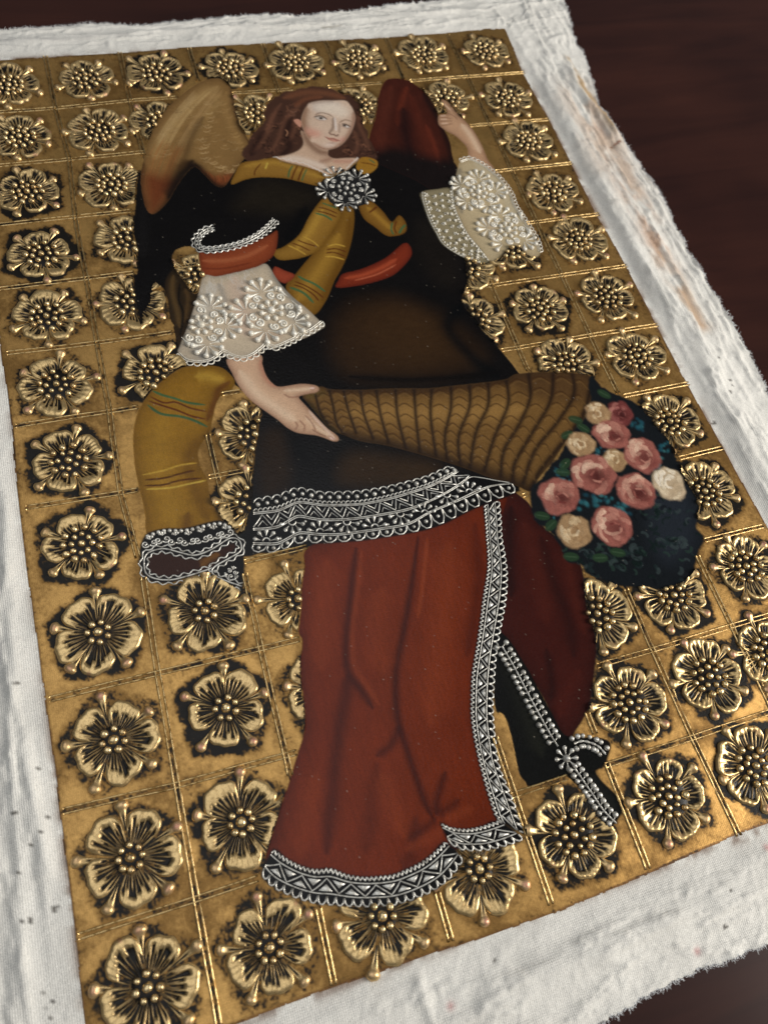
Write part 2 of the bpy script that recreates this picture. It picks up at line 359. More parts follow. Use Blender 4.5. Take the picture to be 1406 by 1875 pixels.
# ---------------------------------------------------------------- flowers: cell, centre, one bud, bead rings, visible dark wash
FLOWERS = [(0, 0, 23.1, 27.8, 37.2, 13.0, 2), (1, 0, 73.2, 26.6, 74.1, 46.7, 2), (2, 0, 121.0, 24.3, 124.9, 45.8, 2),
    (3, 0, 173.4, 24.5, 171.1, 2.6, 2), (4, 0, 222.1, 22.9, 215.9, 3.8, 2), (5, 0, 271.7, 23.0, 266.2, 45.3, 2),
    (6, 0, 323.9, 23.2, 321.1, 2.2, 2), (7, 0, 376.1, 23.1, 367.0, 45.6, 2), (0, 1, 25.1, 77.7, 44.3, 87.6, 2),
    (1, 1, 74.8, 78.4, 68.2, 93.6, 2), (2, 1, 115.6, 74.0, 102.5, 78.4, 2), (3, 1, 182.9, 73.4, 190.9, 62.4, 2),
    (5, 1, 256.9, 73.5, 269.7, 74.3, 2), (6, 1, 326.7, 72.6, 344.5, 72.6, 2), (7, 1, 374.5, 77.6, 360.5, 94.2, 2),
    (0, 2, 24.8, 127.1, 16.6, 145.4, 2), (1, 2, 75.7, 127.9, 74.5, 145.5, 2), (7, 2, 374.1, 123.4, 365.6, 141.7, 2),
    (0, 3, 27.5, 179.2, 14.8, 164.0, 2), (1, 3, 79.0, 175.3, 58.8, 184.2, 2), (2, 3, 117.6, 210.9, 107.2, 202.2, 2),
    (7, 3, 373.1, 175.6, 354.0, 175.6, 2), (0, 4, 25.3, 226.5, 24.1, 244.8, 2), (1, 4, 73.3, 224.3, 55.4, 222.4, 2),
    (5, 4, 285.0, 232.3, 269.1, 233.4, 2), (6, 4, 323.5, 220.7, 335.3, 238.6, 2), (7, 4, 373.9, 221.1, 361.2, 240.9, 2),
    (0, 5, 25.1, 274.2, 32.1, 292.7, 2), (1, 5, 78.7, 277.2, 56.6, 285.7, 2), (5, 5, 276.9, 274.6, 294.3, 272.9, 2),
    (6, 5, 323.4, 273.5, 309.2, 288.4, 2), (7, 5, 373.9, 272.2, 360.9, 290.2, 2), (0, 6, 25.4, 323.7, 30.4, 343.1, 2),
    (2, 6, 124.2, 328.2, 107.0, 323.5, 2), (6, 6, 324.1, 318.4, 310.4, 306.0, 2), (7, 6, 373.7, 321.0, 363.4, 340.4, 2),
    (0, 7, 25.7, 372.9, 32.0, 392.3, 2), (2, 7, 114.3, 368.4, 106.3, 380.8, 2), (7, 7, 373.5, 371.3, 390.9, 384.6, 2),
    (0, 8, 27.1, 420.8, 38.0, 439.7, 1), (1, 8, 78.0, 422.6, 63.4, 435.0, 1), (2, 8, 124.3, 427.7, 108.4, 424.0, 1),
    (7, 8, 373.2, 420.8, 389.7, 405.1, 2), (0, 9, 26.6, 472.8, 45.3, 463.3, 1), (1, 9, 78.2, 472.0, 88.0, 492.9, 1),
    (2, 9, 125.9, 475.4, 107.3, 468.8, 1), (5, 9, 276.9, 474.4, 291.5, 484.4, 2), (6, 9, 324.4, 475.4, 313.8, 493.2, 2),
    (7, 9, 375.2, 470.2, 363.4, 491.4, 2), (0, 10, 26.3, 523.8, 40.1, 541.5, 1), (1, 10, 74.5, 523.2, 60.3, 538.0, 1),
    (5, 10, 274.5, 522.4, 263.9, 541.9, 2), (6, 10, 323.5, 521.5, 338.3, 532.9, 2), (7, 10, 363.4, 518.5, 355.1, 516.7, 2),
    (0, 11, 25.4, 573.7, 25.3, 552.8, 1), (1, 11, 75.5, 574.7, 62.4, 592.9, 1), (2, 11, 124.8, 577.5, 117.0, 592.8, 1),
    (3, 11, 172.8, 572.4, 167.6, 594.0, 1), (4, 11, 221.5, 572.0, 208.5, 587.9, 2), (5, 11, 274.5, 569.5, 264.7, 589.4, 2),
    (6, 11, 326.0, 569.2, 305.1, 570.6, 2)]
FLOWERS.append((7, 11, 375.0, 573.0, 372.0, 593.0, 2))
R_FL = 20.2
GRID_PTS = [(1, 0, 49.6, 0.4), (2, 0, 99.9, 0.1), (3, 0, 149.0, -2.4), (4, 0, 203.4, -1.6), (5, 0, 251.6, -1.5), (6, 0, 300.3, -0.8), (7, 0, 351.8, -2.8), (8, 0, 405.0, -6.9), (1, 1, 50.0, 52.8), (1, 2, 53.1, 101.8), (1, 3, 50.5, 151.8), (1, 4, 50.5, 201.5), (1, 5, 50.1, 250.1), (1, 6, 50.2, 297.2), (1, 7, 48.5, 347.9), (1, 8, 51.9, 399.8), (1, 9, 50.8, 447.4), (1, 10, 50.2, 499.7), (1, 11, 49.9, 547.5), (2, 1, 99.3, 50.4), (2, 2, 99.6, 100.6), (2, 7, 98.9, 348.7), (2, 8, 101.3, 401.2), (2, 9, 100.8, 447.8), (2, 10, 100.2, 500.6), (2, 12, 97.9, 596.8), (3, 12, 151.1, 597.9), (4, 12, 200.2, 599.3), (5, 12, 250.6, 597.9), (6, 12, 302.0, 594.9), (8, 1, 398.2, 49.8), (8, 2, 399.7, 102.8), (8, 3, 398.7, 149.3), (8, 4, 397.2, 200.4), (8, 5, 399.5, 248.6), (8, 6, 398.5, 300.2), (8, 7, 398.3, 347.3), (8, 8, 399.9, 395.6), (8, 9, 401.3, 449.6), (0, 5, -1.7, 248.0), (0, 6, -0.6, 296.6), (0, 7, -2.1, 346.1), (0, 9, -0.4, 447.0), (0, 10, 0.2, 497.1), (7, 6, 349.4, 299.7), (6, 6, 297.9, 299.7), (6, 10, 299.5, 500.3), (7, 10, 349.9, 499.6), (6, 11, 300.0, 547.3)]
def grid_line(axis, k):
    """hand-ruled line k across the gilded ground: points every 4 mm"""
    own = [(c, r, x, y) for c, r, x, y in GRID_PTS if (c if axis == 0 else r) == k]
    s = np.arange(0, (598.0 if axis == 0 else 400.0) + 0.1, 4.0)
    base = 50.0 * k if axis == 0 else 49.81 * k
    wob = 0.5 * (fbm(s, s * 0 + 90 * k + 40 * axis, 60, 61) - 0.5) * 2
    off = np.zeros_like(s)
    if own:
        q = sorted((y, x - base) if axis == 0 else (x, y - base) for c, r, x, y in own)
        off = np.interp(s, [a for a, b in q], [b for a, b in q])
    p = np.c_[base + off + wob, s] if axis == 0 else np.c_[s, base + off + wob]
    return p

# ---------------------------------------------------------------- the pigment field (one sample every half millimetre)
xs = np.linspace(-4, 406, 800).astype(np.float32)
_w = np.linspace(1.55, 0.85, 1080); ys = (-9 + 614 * np.r_[0, np.cumsum(_w)] / _w.sum()).astype(np.float32)
GX, GY = np.meshgrid(xs, ys); NV, NU = GX.shape
PIG = np.zeros((NV, NU, 3), np.float32); MET = np.ones((NV, NU), np.float32); ROU = np.full((NV, NU), 0.34, np.float32)
HGT = np.zeros((NV, NU), np.float32); RID = np.zeros((NV, NU), np.int16); REGIONS = ['gold_ground']
FIG = np.zeros((NV, NU), np.float32)      # where the painted figure covers the gilding
GAIN = 0.98
def box_of(p, pad):
    x0, y0 = p.min(0) - pad; x1, y1 = p.max(0) + pad
    return slice(np.searchsorted(ys, y0), np.searchsorted(ys, y1) + 1), slice(np.searchsorted(xs, x0), np.searchsorted(xs, x1) + 1)
def sdf(p, x, y):
    best = np.full(x.shape, 1e9, np.float32); ins = np.zeros(x.shape, bool); n = len(p); p = p.astype(np.float32)
    for i in range(n):
        a, b = p[i], p[(i + 1) % n]; d = b - a; l2 = d @ d + 1e-9
        t = np.clip(((x - a[0]) * d[0] + (y - a[1]) * d[1]) / l2, 0, 1)
        best = np.minimum(best, (x - a[0] - t * d[0]) ** 2 + (y - a[1] - t * d[1]) ** 2)
        c = (a[1] > y) != (b[1] > y)
        if abs(d[1]) > 1e-9: ins ^= c & (x < d[0] * (y - a[1]) / d[1] + a[0])
    return np.where(ins, -1, 1) * np.sqrt(best)
def fill(p, c, soft=0.35, alpha=1.0, region=None, noise=0.0, nsc=6.0, rough=0.24, metal=0.0, sm=5, clip=None, height=None, fig=None, crisp=False):
    """lay a patch of pigment; returns its coverage as a full-size mask"""
    p = smooth(p, sm) if sm > 1 else np.asarray(p)
    sl = box_of(p, 3 + 3 * soft + noise); x, y = GX[sl], GY[sl]
    if x.size == 0: return np.zeros_like(FIG)
    d = sdf(p, x, y)
    if noise: d = d + noise * (fbm(x, y, nsc, 71) - 0.5) * 2
    m = sstep(soft, -soft, d) * alpha
    if clip is not None: m = m * clip[sl]
    col = (lin(c) * GAIN).astype(np.float32)
    PIG[sl] += (col - PIG[sl]) * m[..., None]; MET[sl] += (metal - MET[sl]) * m; ROU[sl] += (rough - ROU[sl]) * m
    if height is not None: HGT[sl] += (height - HGT[sl]) * m
    if fig is None: fig = 1.0 if (region and metal < 0.5) else None
    if fig is not None: FIG[sl] += (fig - FIG[sl]) * m
    if region is not None:
        if region not in REGIONS: REGIONS.append(region)
        RID[sl] = np.where(m > 0.5, REGIONS.index(region), RID[sl])
    full = np.zeros_like(FIG); full[sl] = m
    return full
def stroke(p, w, c, alpha=1.0, soft=None, clip=None, sm=5, hgt=0.0, taper=True, rough=None):
    """brush stroke along a polyline, w = half width in mm"""
    p = smooth(np.asarray(p), sm, False) if len(p) > 2 else resample(np.asarray(p), 6)
    sl = box_of(p, 3 * w + 1.5); x, y = GX[sl], GY[sl]
    if x.size == 0: return
    d, s, t = seg_dist(x, y, p)
    ww = w * (np.clip(np.minimum(t, 1 - t) * 5 + 0.35, 0, 1) if taper else 1.0)
    if soft is None: m = sstep(0.3, -0.3, d - ww)
    else: m = np.exp(-(d / np.maximum(ww, 0.05)) ** 2 * soft)
    m = m * alpha
    if clip is not None: m = m * clip[sl]
    col = (lin(c) * GAIN).astype(np.float32)
    PIG[sl] += (col - PIG[sl]) * m[..., None]
    if rough is not None: ROU[sl] += (rough - ROU[sl]) * m
    if hgt: HGT[sl] += hgt * m
def blob(c0, rx, ry, c, alpha=1.0, ang=0.0, clip=None, pw=2.0, hgt=0.0):
    c0 = np.asarray(c0).reshape(-1); r = max(rx, ry) * 2.4
    sl = box_of(np.array([c0]), r); x, y = GX[sl] - c0[0], GY[sl] - c0[1]
    if x.size == 0: return
    ca, sa = math.cos(ang), math.sin(ang); u = (x * ca + y * sa) / rx; v = (-x * sa + y * ca) / ry
    m = np.exp(-((u * u + v * v) ** (pw / 2))) * alpha
    if clip is not None: m = m * clip[sl]
    col = (lin(c) * GAIN).astype(np.float32)
    PIG[sl] += (col - PIG[sl]) * m[..., None]
    if hgt: HGT[sl] += hgt * m
def mottle(mask, amt, sc, seed, sx=1.0, sy=1.0):
    n = fbm(GX * sx, GY * sy, sc, seed) - 0.5
    PIG[:] *= (1 + amt * 2 * n * mask)[..., None]
def edge_shade(p, mask, c, w, alpha):
    """darken a patch towards its own outline, as the painter modelled it"""
    p = smooth(p, 4); sl = box_of(p, 1); d = -sdf(p, GX[sl], GY[sl])
    m = np.exp(-np.maximum(d, 0) / w) * alpha * mask[sl]; col = (lin(c) * GAIN).astype(np.float32)
    PIG[sl] += (col - PIG[sl]) * m[..., None]

# ---- gilding with its black antiquing wash
PIG[:] = np.array(GOLD_G, np.float32)
n_big = fbm(GX, GY, 45, 81); n_mid = fbm(GX, GY, 9, 82); n_fine = fbm(GX, GY, 2.2, 83, 3)
PIG *= (0.70 + 0.45 * n_big + 0.35 * (n_mid - 0.5))[..., None]
wash = np.zeros_like(GX)
for (c, r, cx, cy, bx, by, nb) in FLOWERS:
    st = rnd.uniform(0.35, 1.0)
    if c >= 4 and r >= 8: st = rnd.uniform(0.8, 1.25)
    if c <= 1 and 2 <= r <= 9: st = rnd.uniform(0.65, 1.1)
    if c <= 1 and r >= 10: st = rnd.uniform(0.5, 0.85)
    p = np.array([[cx - 31, cy - 31], [cx + 31, cy + 31]]); sl = box_of(p, 0); d = np.hypot(GX[sl] - cx, GY[sl] - cy)
    a = np.arctan2(GY[sl] - cy, GX[sl] - cx); b0 = math.atan2(by - cy, bx - cx)
    rr = R_FL * (0.97 + 0.13 * np.cos(5 * (a - b0)) ** 3)                       # reaches round the buds
    wash[sl] = np.maximum(wash[sl], st * (sstep(rr + 6.5, rr + 0.2, d)) * 1.1)
for ax, n in ((0, 9), (1, 13)):
    for k in range(n):
        p = grid_line(ax, k)
        for i in range(0, len(p) - 1, 8):
            q = p[i:i + 9]; sl = box_of(q, 6); d, s, t = seg_dist(GX[sl], GY[sl], q)
            w = rnd.uniform(0.25, 0.95); wl = rnd.uniform(0.25, 0.8)
            if ax == 1 and k == 8 and q[0, 0] < 62: continue
            wash[sl] = np.maximum(wash[sl], np.maximum(w * 0.70 * np.exp(-(d / 4.0)), wl * sstep(1.35, 0.5, d)))
wash = wash * (0.62 + 0.75 * n_big) + 0.30 * (n_mid - 0.48)
wash = np.clip(wash, 0, 2)
n_grit = vnoise(GX, GY, 0.9, 84) * 0.6 + vnoise(GX, GY, 1.7, 85) * 0.4
dk = sstep(0.46, 0.92, wash + 0.95 * (n_grit - 0.5) + 0.45 * (n_fine - 0.5) + 0.25 * (n_mid - 0.5))
grime = sstep(0.35, 0.80, fbm(GX, GY, 24, 86)) * 0.60 + sstep(0.40, 0.80, fbm(GX, GY, 7, 87)) * 0.22
br = sstep(-0.10, 0.95, wash + grime + 0.35 * (n_fine - 0.5) + 0.55 * (n_grit - 0.5) + 0.2 * (n_mid - 0.45))
PIG += (np.array([0.20, 0.105, 0.03], np.float32) - PIG) * (br * 0.92)[..., None]
PIG += (np.array([0.010, 0.008, 0.006], np.float32) - PIG) * dk[..., None]
MET[:] = 0.90 - 0.25 * br; MET *= (1 - dk); ROU[:] = 0.40 + 0.08 * n_mid - 0.08 * dk
HGT[:] = 0.10 * (n_mid - 0.5) + 0.25 * (n_big - 0.5)
GOLD0 = (PIG.copy(), MET.copy(), ROU.copy())
def regild(p, noise=0.5, sm=4):
    """gold leaf left showing inside the figure"""
    pp = smooth(p, sm); sl = box_of(pp, 3); d = sdf(pp, GX[sl], GY[sl]) + noise * (fbm(GX[sl], GY[sl], 3, 72) - 0.5) * 2
    m = sstep(0.3, -0.3, d)
    PIG[sl] += (GOLD0[0][sl] - PIG[sl]) * m[..., None]; MET[sl] += (GOLD0[1][sl] - MET[sl]) * m; ROU[sl] += (GOLD0[2][sl] - ROU[sl]) * m
    FIG[sl] *= (1 - m); RID[sl] = np.where(m > 0.5, 0, RID[sl])

# ---- dark tunic
TUNIC = M("982,1141 928,1239 882,1441 831,1700 831,1827 800,2021 776,2030 762,2202 758,2347 773,2370 790,2324 838,2262 865,2156 896,2127 936,2181 939,2292 930,2398 940,2502 943,2647 1124,2850 1227,2962 1310,3130 1286,3196 1246,3315 1197,3454 1173,3549 1145,3661 1104,3939 1765,4048 2300,3986 2623,3936 2974,3503 2906,3157 2875,3042 2839,2937 2798,2843 2769,2715 2736,2593 2764,2535 2836,2428 2849,2337 2895,2240 2846,2106 2949,2039 3042,1655 3073,1543 3111,1385 2946,1199 2762,1121 2588,1155 2157,1419 1813,1270 1659,1157 1592,1085 1478,1097 1340,1054 1225,1091 1076,1123")
m = fill(TUNIC, (17, 15, 15), region='tunic', noise=0.25, sm=3, rough=0.22)
TUN = m
fill(M("2015,2489 2308,2474 2548,2649 2695,2871 2707,3043 2395,3106 2027,3054 1850,2960 1848,2715"), (48, 32, 18), 12, 0.95, clip=m)
fill(M("2173,2561 2443,2630 2555,2846 2400,2985 2127,2953 2046,2751"), (58, 39, 21), 9, 0.7, clip=m)
fill(M("1732,3506 1972,3576 2204,3681 2140,3775 1825,3740 1626,3660"), (52, 36, 20), 7, 0.8, clip=m)
fill(M("1278,3300 1405,3291 1385,3502 1339,3631 1202,3634"), (42, 28, 16), 6, 0.75, clip=m)
fill(M("1718,1360 1991,1473 2081,1562 1864,1680 1652,1649 1488,1576"), (34, 28, 20), 10, 0.8, clip=m)
fill(M("2694,1851 2826,2166 2770,2440 2625,2415 2567,2125"), (28, 23, 19), 9, 0.7, clip=m)
stroke(M("1948,1643 1830,1820 1755,1903"), 4, (11, 11, 12), 0.7, 1.0, m)
stroke(M("2728,2614 2583,2765 2673,3037 2768,3179"), 5, (9, 11, 13), 0.8, 1.0, m)
stroke(M("1465,3040 1457,3338 1474,3521"), 5, (9, 9, 10), 0.7, 1.0, m)
stroke(M("1871,3004 2189,3090 2563,3139 2817,3148"), 2.5, (12, 10, 10), 0.8, 1.0, m)
stroke(M("974,1210 903,1586 852,1898"), 4, (26, 24, 24), 0.6, 1.0, m)
mottle(m, 0.16, 18, 103); mottle(m, 0.16, 2.2, 133, 0.5, 1.2)
# ---- wings
WING_L = M("1625,335 1520,354 1401,434 1254,576 1151,724 1062,889 994,1062 949,1232 933,1400 940,1521 972,1559 1029,1520 1090,1447 1163,1335 1238,1235 1308,1184 1355,1261 1406,1368 1456,1385 1530,1294 1607,1191 1667,1121 1713,1015 1682,839 1688,634 1700,464 1675,375")
m = fill(WING_L, (134, 102, 60), region='wing', noise=0.3)
edge_shade(WING_L, m, (92, 66, 38), 3.5, 0.7)
stroke(M("1606,426 1460,525 1295,702 1150,900 1067,1071"), 5, (163, 131, 83), 0.75, 1.0, m)
stroke(M("1616,513 1508,670 1380,847 1279,994 1198,1139"), 4, (156, 124, 76), 0.6, 1.0, m)
stroke(M("1660,489 1614,654 1623,848 1649,997"), 3.4, (150, 116, 70), 0.6, 1.0, m)
stroke(M("1335,788 1270,940 1189,1086 1103,1277"), 2.2, (96, 68, 38), 0.5, 1.0, m)
for k in range(70):
    s = rnd.random(); q = np.array([rnd.uniform(275, 430), rnd.uniform(165, 330)])
for line, n, c in (("1417,493 1276,645 1165,811 1081,970", 26, (186, 156, 108)), ("1578,452 1444,608 1319,775 1215,944", 22, (178, 146, 96)), ("1144,936 1062,1121 995,1312 972,1454", 18, (150, 106, 60)), ("1196,1010 1120,1179 1063,1346", 14, (148, 100, 56))):
    pass
WING_FEATHERS = [(M("1450,479 1305,648 1159,848 1069,1020"), (188, 158, 110)), (M("1550,455 1383,629 1223,855 1124,1052"), (182, 150, 100)), (M("1616,456 1459,665 1298,891 1189,1086"), (176, 142, 94)),
                 (M("1147,915 1042,1119 978,1334 966,1491"), (156, 104, 58)), (M("1208,943 1107,1152 1032,1341 995,1481"), (150, 98, 54)), (M("1263,982 1169,1160 1080,1348"), (138, 84, 46))]
for p, c in WING_FEATHERS:
    b = smooth(p, 6, False)
    for k in range(14):
        o = rng.normal(0, 2.2, 2); stroke(b[::5] + o, rnd.uniform(0.2, 0.5), c, 0.26, None, m)
for k in range(26):                                     # scalloped covert feathers near the shoulder
    t = k / 25; q0 = M("1519,672 1445,855 1388,1034 1445,1171 1522,1242 1592,1190")
    q = smooth(q0, 6, False)[int(t * 29)] + rng.normal(0, 1.2, 2)
    a = np.linspace(0.2, 2.6, 6); stroke(np.c_[q[0] + 2.6 * np.cos(a), q[1] + 2.2 * np.sin(a)], 0.28, (192, 160, 112), 0.65, None, m)
for k in range(14):
    q = M("1610,598 1616,793 1627,957 1634,1064"); q = smooth(q, 6, False)[int(k / 13 * 17)] + rng.normal(0, 1.5, 2)
    a = np.linspace(0.2, 2.4, 6); stroke(np.c_[q[0] + 3 * np.cos(a), q[1] + 2.4 * np.sin(a)], 0.3, (172, 138, 88), 0.5, None, m)
fill(M("956,1257 1010,1205 1075,1234 1151,1264 1184,1313 1090,1447 1028,1529 970,1568 933,1525"), (104, 50, 27), 8, 0.9, clip=m)
fill(M("1268,1148 1350,1230 1423,1280 1516,1272 1544,1311 1460,1400 1393,1376 1335,1268"), (104, 50, 27), 5, 0.85, clip=m)
for k in range(16):
    q = M("1316,1180 1392,1256 1469,1286 1536,1264"); q = smooth(q, 6, False)[k] + rng.normal(0, 0.6, 2)
    stroke(np.array([q, q + [0.6, 2.5], q + [0, 6.5]]), 0.3, (150, 82, 46), 0.6, None, m)
stroke(M("1297,1131 1222,1203 1157,1309 1093,1433"), 5.5, (26, 20, 17), 0.9, 1.0, m); stroke(M("1314,1154 1353,1271 1404,1378 1463,1386"), 2.5, (28, 20, 16), 0.7, 1.0, m); stroke(M("986,1111 934,1304 931,1534"), 2.2, (60, 34, 20), 0.6, 1.0, m)
for k in range(120):
    q = M("1524,588 1439,773 1376,964 1418,1126 1500,1209 1522,918 1575,988 1310,621 1206,827 1125,1001 1383,629")[k % 11] + rng.normal(0, 3.4, 2)
    a = rnd.uniform(0.2, 0.9) + np.linspace(0, 1.9, 6); r = rnd.uniform(1.6, 3.6); stroke(np.c_[q[0] + r * np.cos(a), q[1] + r * 0.9 * np.sin(a)], rnd.uniform(0.22, 0.4), rnd.choice([(178, 146, 98), (190, 160, 114), (92, 66, 38), (158, 124, 78)]), 0.38, None, m)
stroke(M("960,1585 1040,1540 1122,1427 1206,1291 1289,1171 1342,1269 1402,1387 1458,1410 1550,1317"), 3.6, (20, 16, 15), 0.85, 0.9, m)
stroke(M("1449,719 1341,896 1265,1070 1205,1200"), 3.2, (70, 48, 28), 0.6, 1.0, m)
stroke(M("1700,464 1684,690 1696,884 1715,1005"), 1.8, (72, 50, 32), 0.7, 1.0, m)
mottle(m, 0.10, 5, 101)
WING_R = M("2839,495 2910,459 3015,487 3086,568 3126,675 3145,814 3137,983 3142,1144 3114,1303 3087,1453 3023,1616 2886,1633 2766,1501 2623,1376 2548,1291 2545,1161 2561,1052 2671,844 2754,637")
m = fill(WING_R, (64, 28, 20), region='wing.red', noise=0.3)
stroke(M("2873,553 2762,779 2643,1051 2611,1213"), 5, (82, 38, 27), 0.8, 1.0, m)
stroke(M("2999,565 2903,735 2805,957"), 2.5, (104, 44, 28), 0.6, 1.0, m)
stroke(M("2993,655 2982,890 2964,1145 2954,1365"), 4, (80, 34, 23), 0.8, 1.0, m)
stroke(M("2898,794 2844,1018 2800,1291"), 5, (36, 18, 17), 0.85, 1.0, m)
stroke(M("3104,649 3128,907 3123,1176 3077,1436"), 3, (30, 17, 15), 0.85, 1.0, m)
stroke(M("3017,981 3011,1207 2981,1423"), 2.2, (108, 46, 30), 0.55, 1.0, m)
fill(M("2499,1253 2706,1170 2880,1274 3135,1389 3048,1698 2452,1614"), (20, 17, 17), 8, 0.95, clip=m)
mottle(m, 0.12, 7, 102); mottle(m, 0.16, 1.8, 137, 1.5, 0.35)

# gauze lining beside the gold gap
m2 = fill(M("947,2132 991,2052 1039,2025 1065,2152 1090,2233 1126,2248 1061,2384 999,2509 947,2620 939,2490 931,2390 937,2283"), (44, 33, 21), 0.8, 1.0, clip=TUN)
stroke(M("1006,2077 978,2201 980,2349 974,2472"), 1.8, (92, 70, 40), 0.7, 1.0)
stroke(M("1057,2194 1058,2279 1006,2437"), 1.5, (84, 62, 36), 0.7, 1.0)
stroke(M("1033,2146 1004,2270 1011,2375 964,2531"), 0.8, (16, 14, 12), 0.9, 1.2)
regild(M("1026,1926 1073,1870 1161,1870 1192,1939 1187,2001 1184,2089 1161,2185 1118,2238 1085,2220 1067,2143 1046,2092 1027,2014"))
regild(M("782,2376 786,2331 841,2266 868,2161 895,2136 932,2185 936,2291 927,2398 937,2465 838,2528 745,2430"), 0.3)

# ---- lower drape of the yellow scarf
DRAPE = M("954,2755 825,2818 723,2903 646,3012 601,3146 580,3319 581,3474 587,3610 583,3769 733,3804 931,3803 958,3728 946,3702 927,3622 932,3506 912,3398 924,3303 1005,3199 1074,3037 1138,2967 1184,2954 1205,2889 1136,2790")
m = fill(DRAPE, (142, 102, 28), region='scarf', noise=0.2, rough=0.3)
edge_shade(DRAPE, m, (98, 66, 18), 5, 0.75)
stroke(M("779,3051 710,3285 712,3523 720,3721"), 7, (158, 118, 40), 0.5, 1.0, m)
stroke(M("1002,2833 1077,2848 1145,2900"), 3.5, (176, 138, 52), 0.8, 1.0, m)
stroke(M("1176,2906 1104,2949 1081,3001 1005,3134"), 2.5, (96, 56, 18), 0.9, 1.0, m)
stroke(M("962,3233 859,3352 864,3558 889,3728"), 4, (104, 70, 18), 0.7, 1.0, m)
stroke(M("799,3675 776,3750 773,3813"), 3, (92, 58, 18), 0.7, 1.0, m)
for pts, c, w in (("748,2882 795,2921 856,2956 924,2999 1013,3032", (48, 92, 58), 0.75), ("729,2919 793,2973 857,2982 932,3038 1010,3076", (84, 34, 14), 0.55), ("719,2947 789,2994 857,3037 923,3088 998,3125", (84, 34, 14), 0.6), ("706,2970 766,3041 864,3079 932,3119 997,3176", (44, 88, 58), 0.8),
                  ("610,3400 719,3397 809,3383 896,3388", (184, 146, 56), 0.5), ("616,3432 712,3443 800,3435 879,3432", (70, 30, 10), 0.55), ("610,3467 705,3482 792,3474 907,3486", (66, 28, 10), 0.55), ("613,3488 729,3507 845,3506 927,3504", (190, 158, 66), 0.5)):
    stroke(M(pts), w, c, 0.9, None, m, hgt=0.15)
mottle(m, 0.14, 6, 104, 0.6, 1.4); mottle(m, 0.12, 1.5, 134, 1.3, 0.4)

# ---- hair, neck, face
HAIR = M("1964,589 2092,522 2252,485 2388,516 2477,573 2548,603 2580,654 2579,788 2551,916 2561,1024 2572,1153 2561,1272 2429,1287 2338,1243 2227,1245 2047,1248 1909,1188 1830,1168 1696,1193 1627,1132 1694,1013 1755,907 1841,835 1900,680")
m = fill(HAIR, (70, 46, 36), 0.9, region='hair', noise=2.2, nsc=7)
stroke(M("2053,587 2224,547 2381,575 2490,633"), 3.6, (112, 70, 48), 0.8, 1.0, m)
stroke(M("2110,680 2207,615 2332,605"), 2.2, (122, 74, 50), 0.6, 1.0, m)
for k in range(110):
    a0 = rnd.uniform(0, 6.3); q = (M("1910,854 1796,1015 1946,1033 2069,928 1849,1117 2483,1098 2499,1210 2378,1184 2058,731")[k % 9]) + rng.normal(0, 3.2, 2)
    a = a0 + np.linspace(0, 2.4, 6); r = rnd.uniform(1.2, 3.0)
    stroke(np.c_[q[0] + r * np.cos(a), q[1] + r * 0.8 * np.sin(a)], rnd.uniform(0.25, 0.7), rnd.choice([(112, 74, 56), (34, 21, 18), (128, 86, 64), (30, 19, 17), (92, 60, 46)]), 0.55, None, m)
for pts in ("2020,641 1922,772 1868,904 1789,1014 1709,1100", "2084,705 1993,836 1931,966 1855,1092", "2156,656 2068,771 2056,899 1989,1017", "2551,785 2524,925 2529,1048 2525,1175", "2469,974 2463,1096 2414,1199", "1961,720 1866,877 1811,952"): stroke(M(pts), 1.7, (112, 74, 56), 0.5, 1.0, m)
stroke(M("1838,901 1759,1010 1696,1125"), 2.5, (38, 23, 21), 0.7, 1.0, m)
stroke(M("2064,788 1986,945 1973,1079 1899,1150"), 2.5, (36, 22, 20), 0.7, 1.0, m)
stroke(M("1988,907 1996,936 1976,972"), 0.45, (168, 120, 90), 0.8, None, m)
stroke(M("2061,720 2088,740 2115,726"), 0.35, (130, 92, 74), 0.8, None, m); stroke(M("2043,757 2067,777 2092,768"), 0.35, (120, 84, 68), 0.8, None, m)
NECK = M("2096,931 2082,1049 2035,1114 1948,1151 1860,1166 1904,1209 1989,1251 2059,1292 2141,1365 2211,1364 2309,1346 2365,1300 2424,1249 2341,1233 2255,1227 2219,1185 2239,1112 2173,1061")
m = fill(NECK, (198, 166, 140), 0.9, region='neck', rough=0.3)
stroke(M("2111,933 2120,1054 2170,1147 2225,1164"), 3.4, (128, 96, 76), 0.85, 1.0, m)
stroke(M("2230,1176 2225,1223 2144,1250"), 2.5, (146, 108, 88), 0.7, 1.0, m)
stroke(M("2241,1252 2317,1262 2386,1271"), 2.2, (186, 138, 116), 0.8, 1.0, m)
stroke(M("1911,1178 2020,1203 2103,1256 2184,1319"), 3, (222, 202, 184), 0.75, 1.0, m)
stroke(M("2040,1044 2008,1094 1940,1139"), 2, (170, 136, 110), 0.6, 1.0, m)
FACE = M("2229,658 2314,644 2406,653 2490,662 2514,711 2522,770 2514,844 2479,925 2434,998 2379,1064 2328,1107 2278,1128 2220,1137 2176,1110 2145,1063 2126,1000 2114,922 2120,833 2158,747 2197,689")
m = fill(FACE, (208, 180, 157), 0.8, region='face', rough=0.3)
FC = m
stroke(M("2187,694 2141,796 2120,911 2131,1012"), 3.8, (140, 104, 78), 0.9, 1.0, m)
stroke(M("2227,663 2278,657 2399,664"), 1.6, (156, 132, 116), 0.7, 1.0, m)
fill(M("2240,676 2357,666 2442,686 2387,738 2252,758"), (196, 190, 184), 4, 0.5, clip=m)
fill(M("2267,696 2374,679 2466,718 2478,794 2414,833 2369,805 2291,762"), (228, 210, 190), 4, 0.85, clip=m)
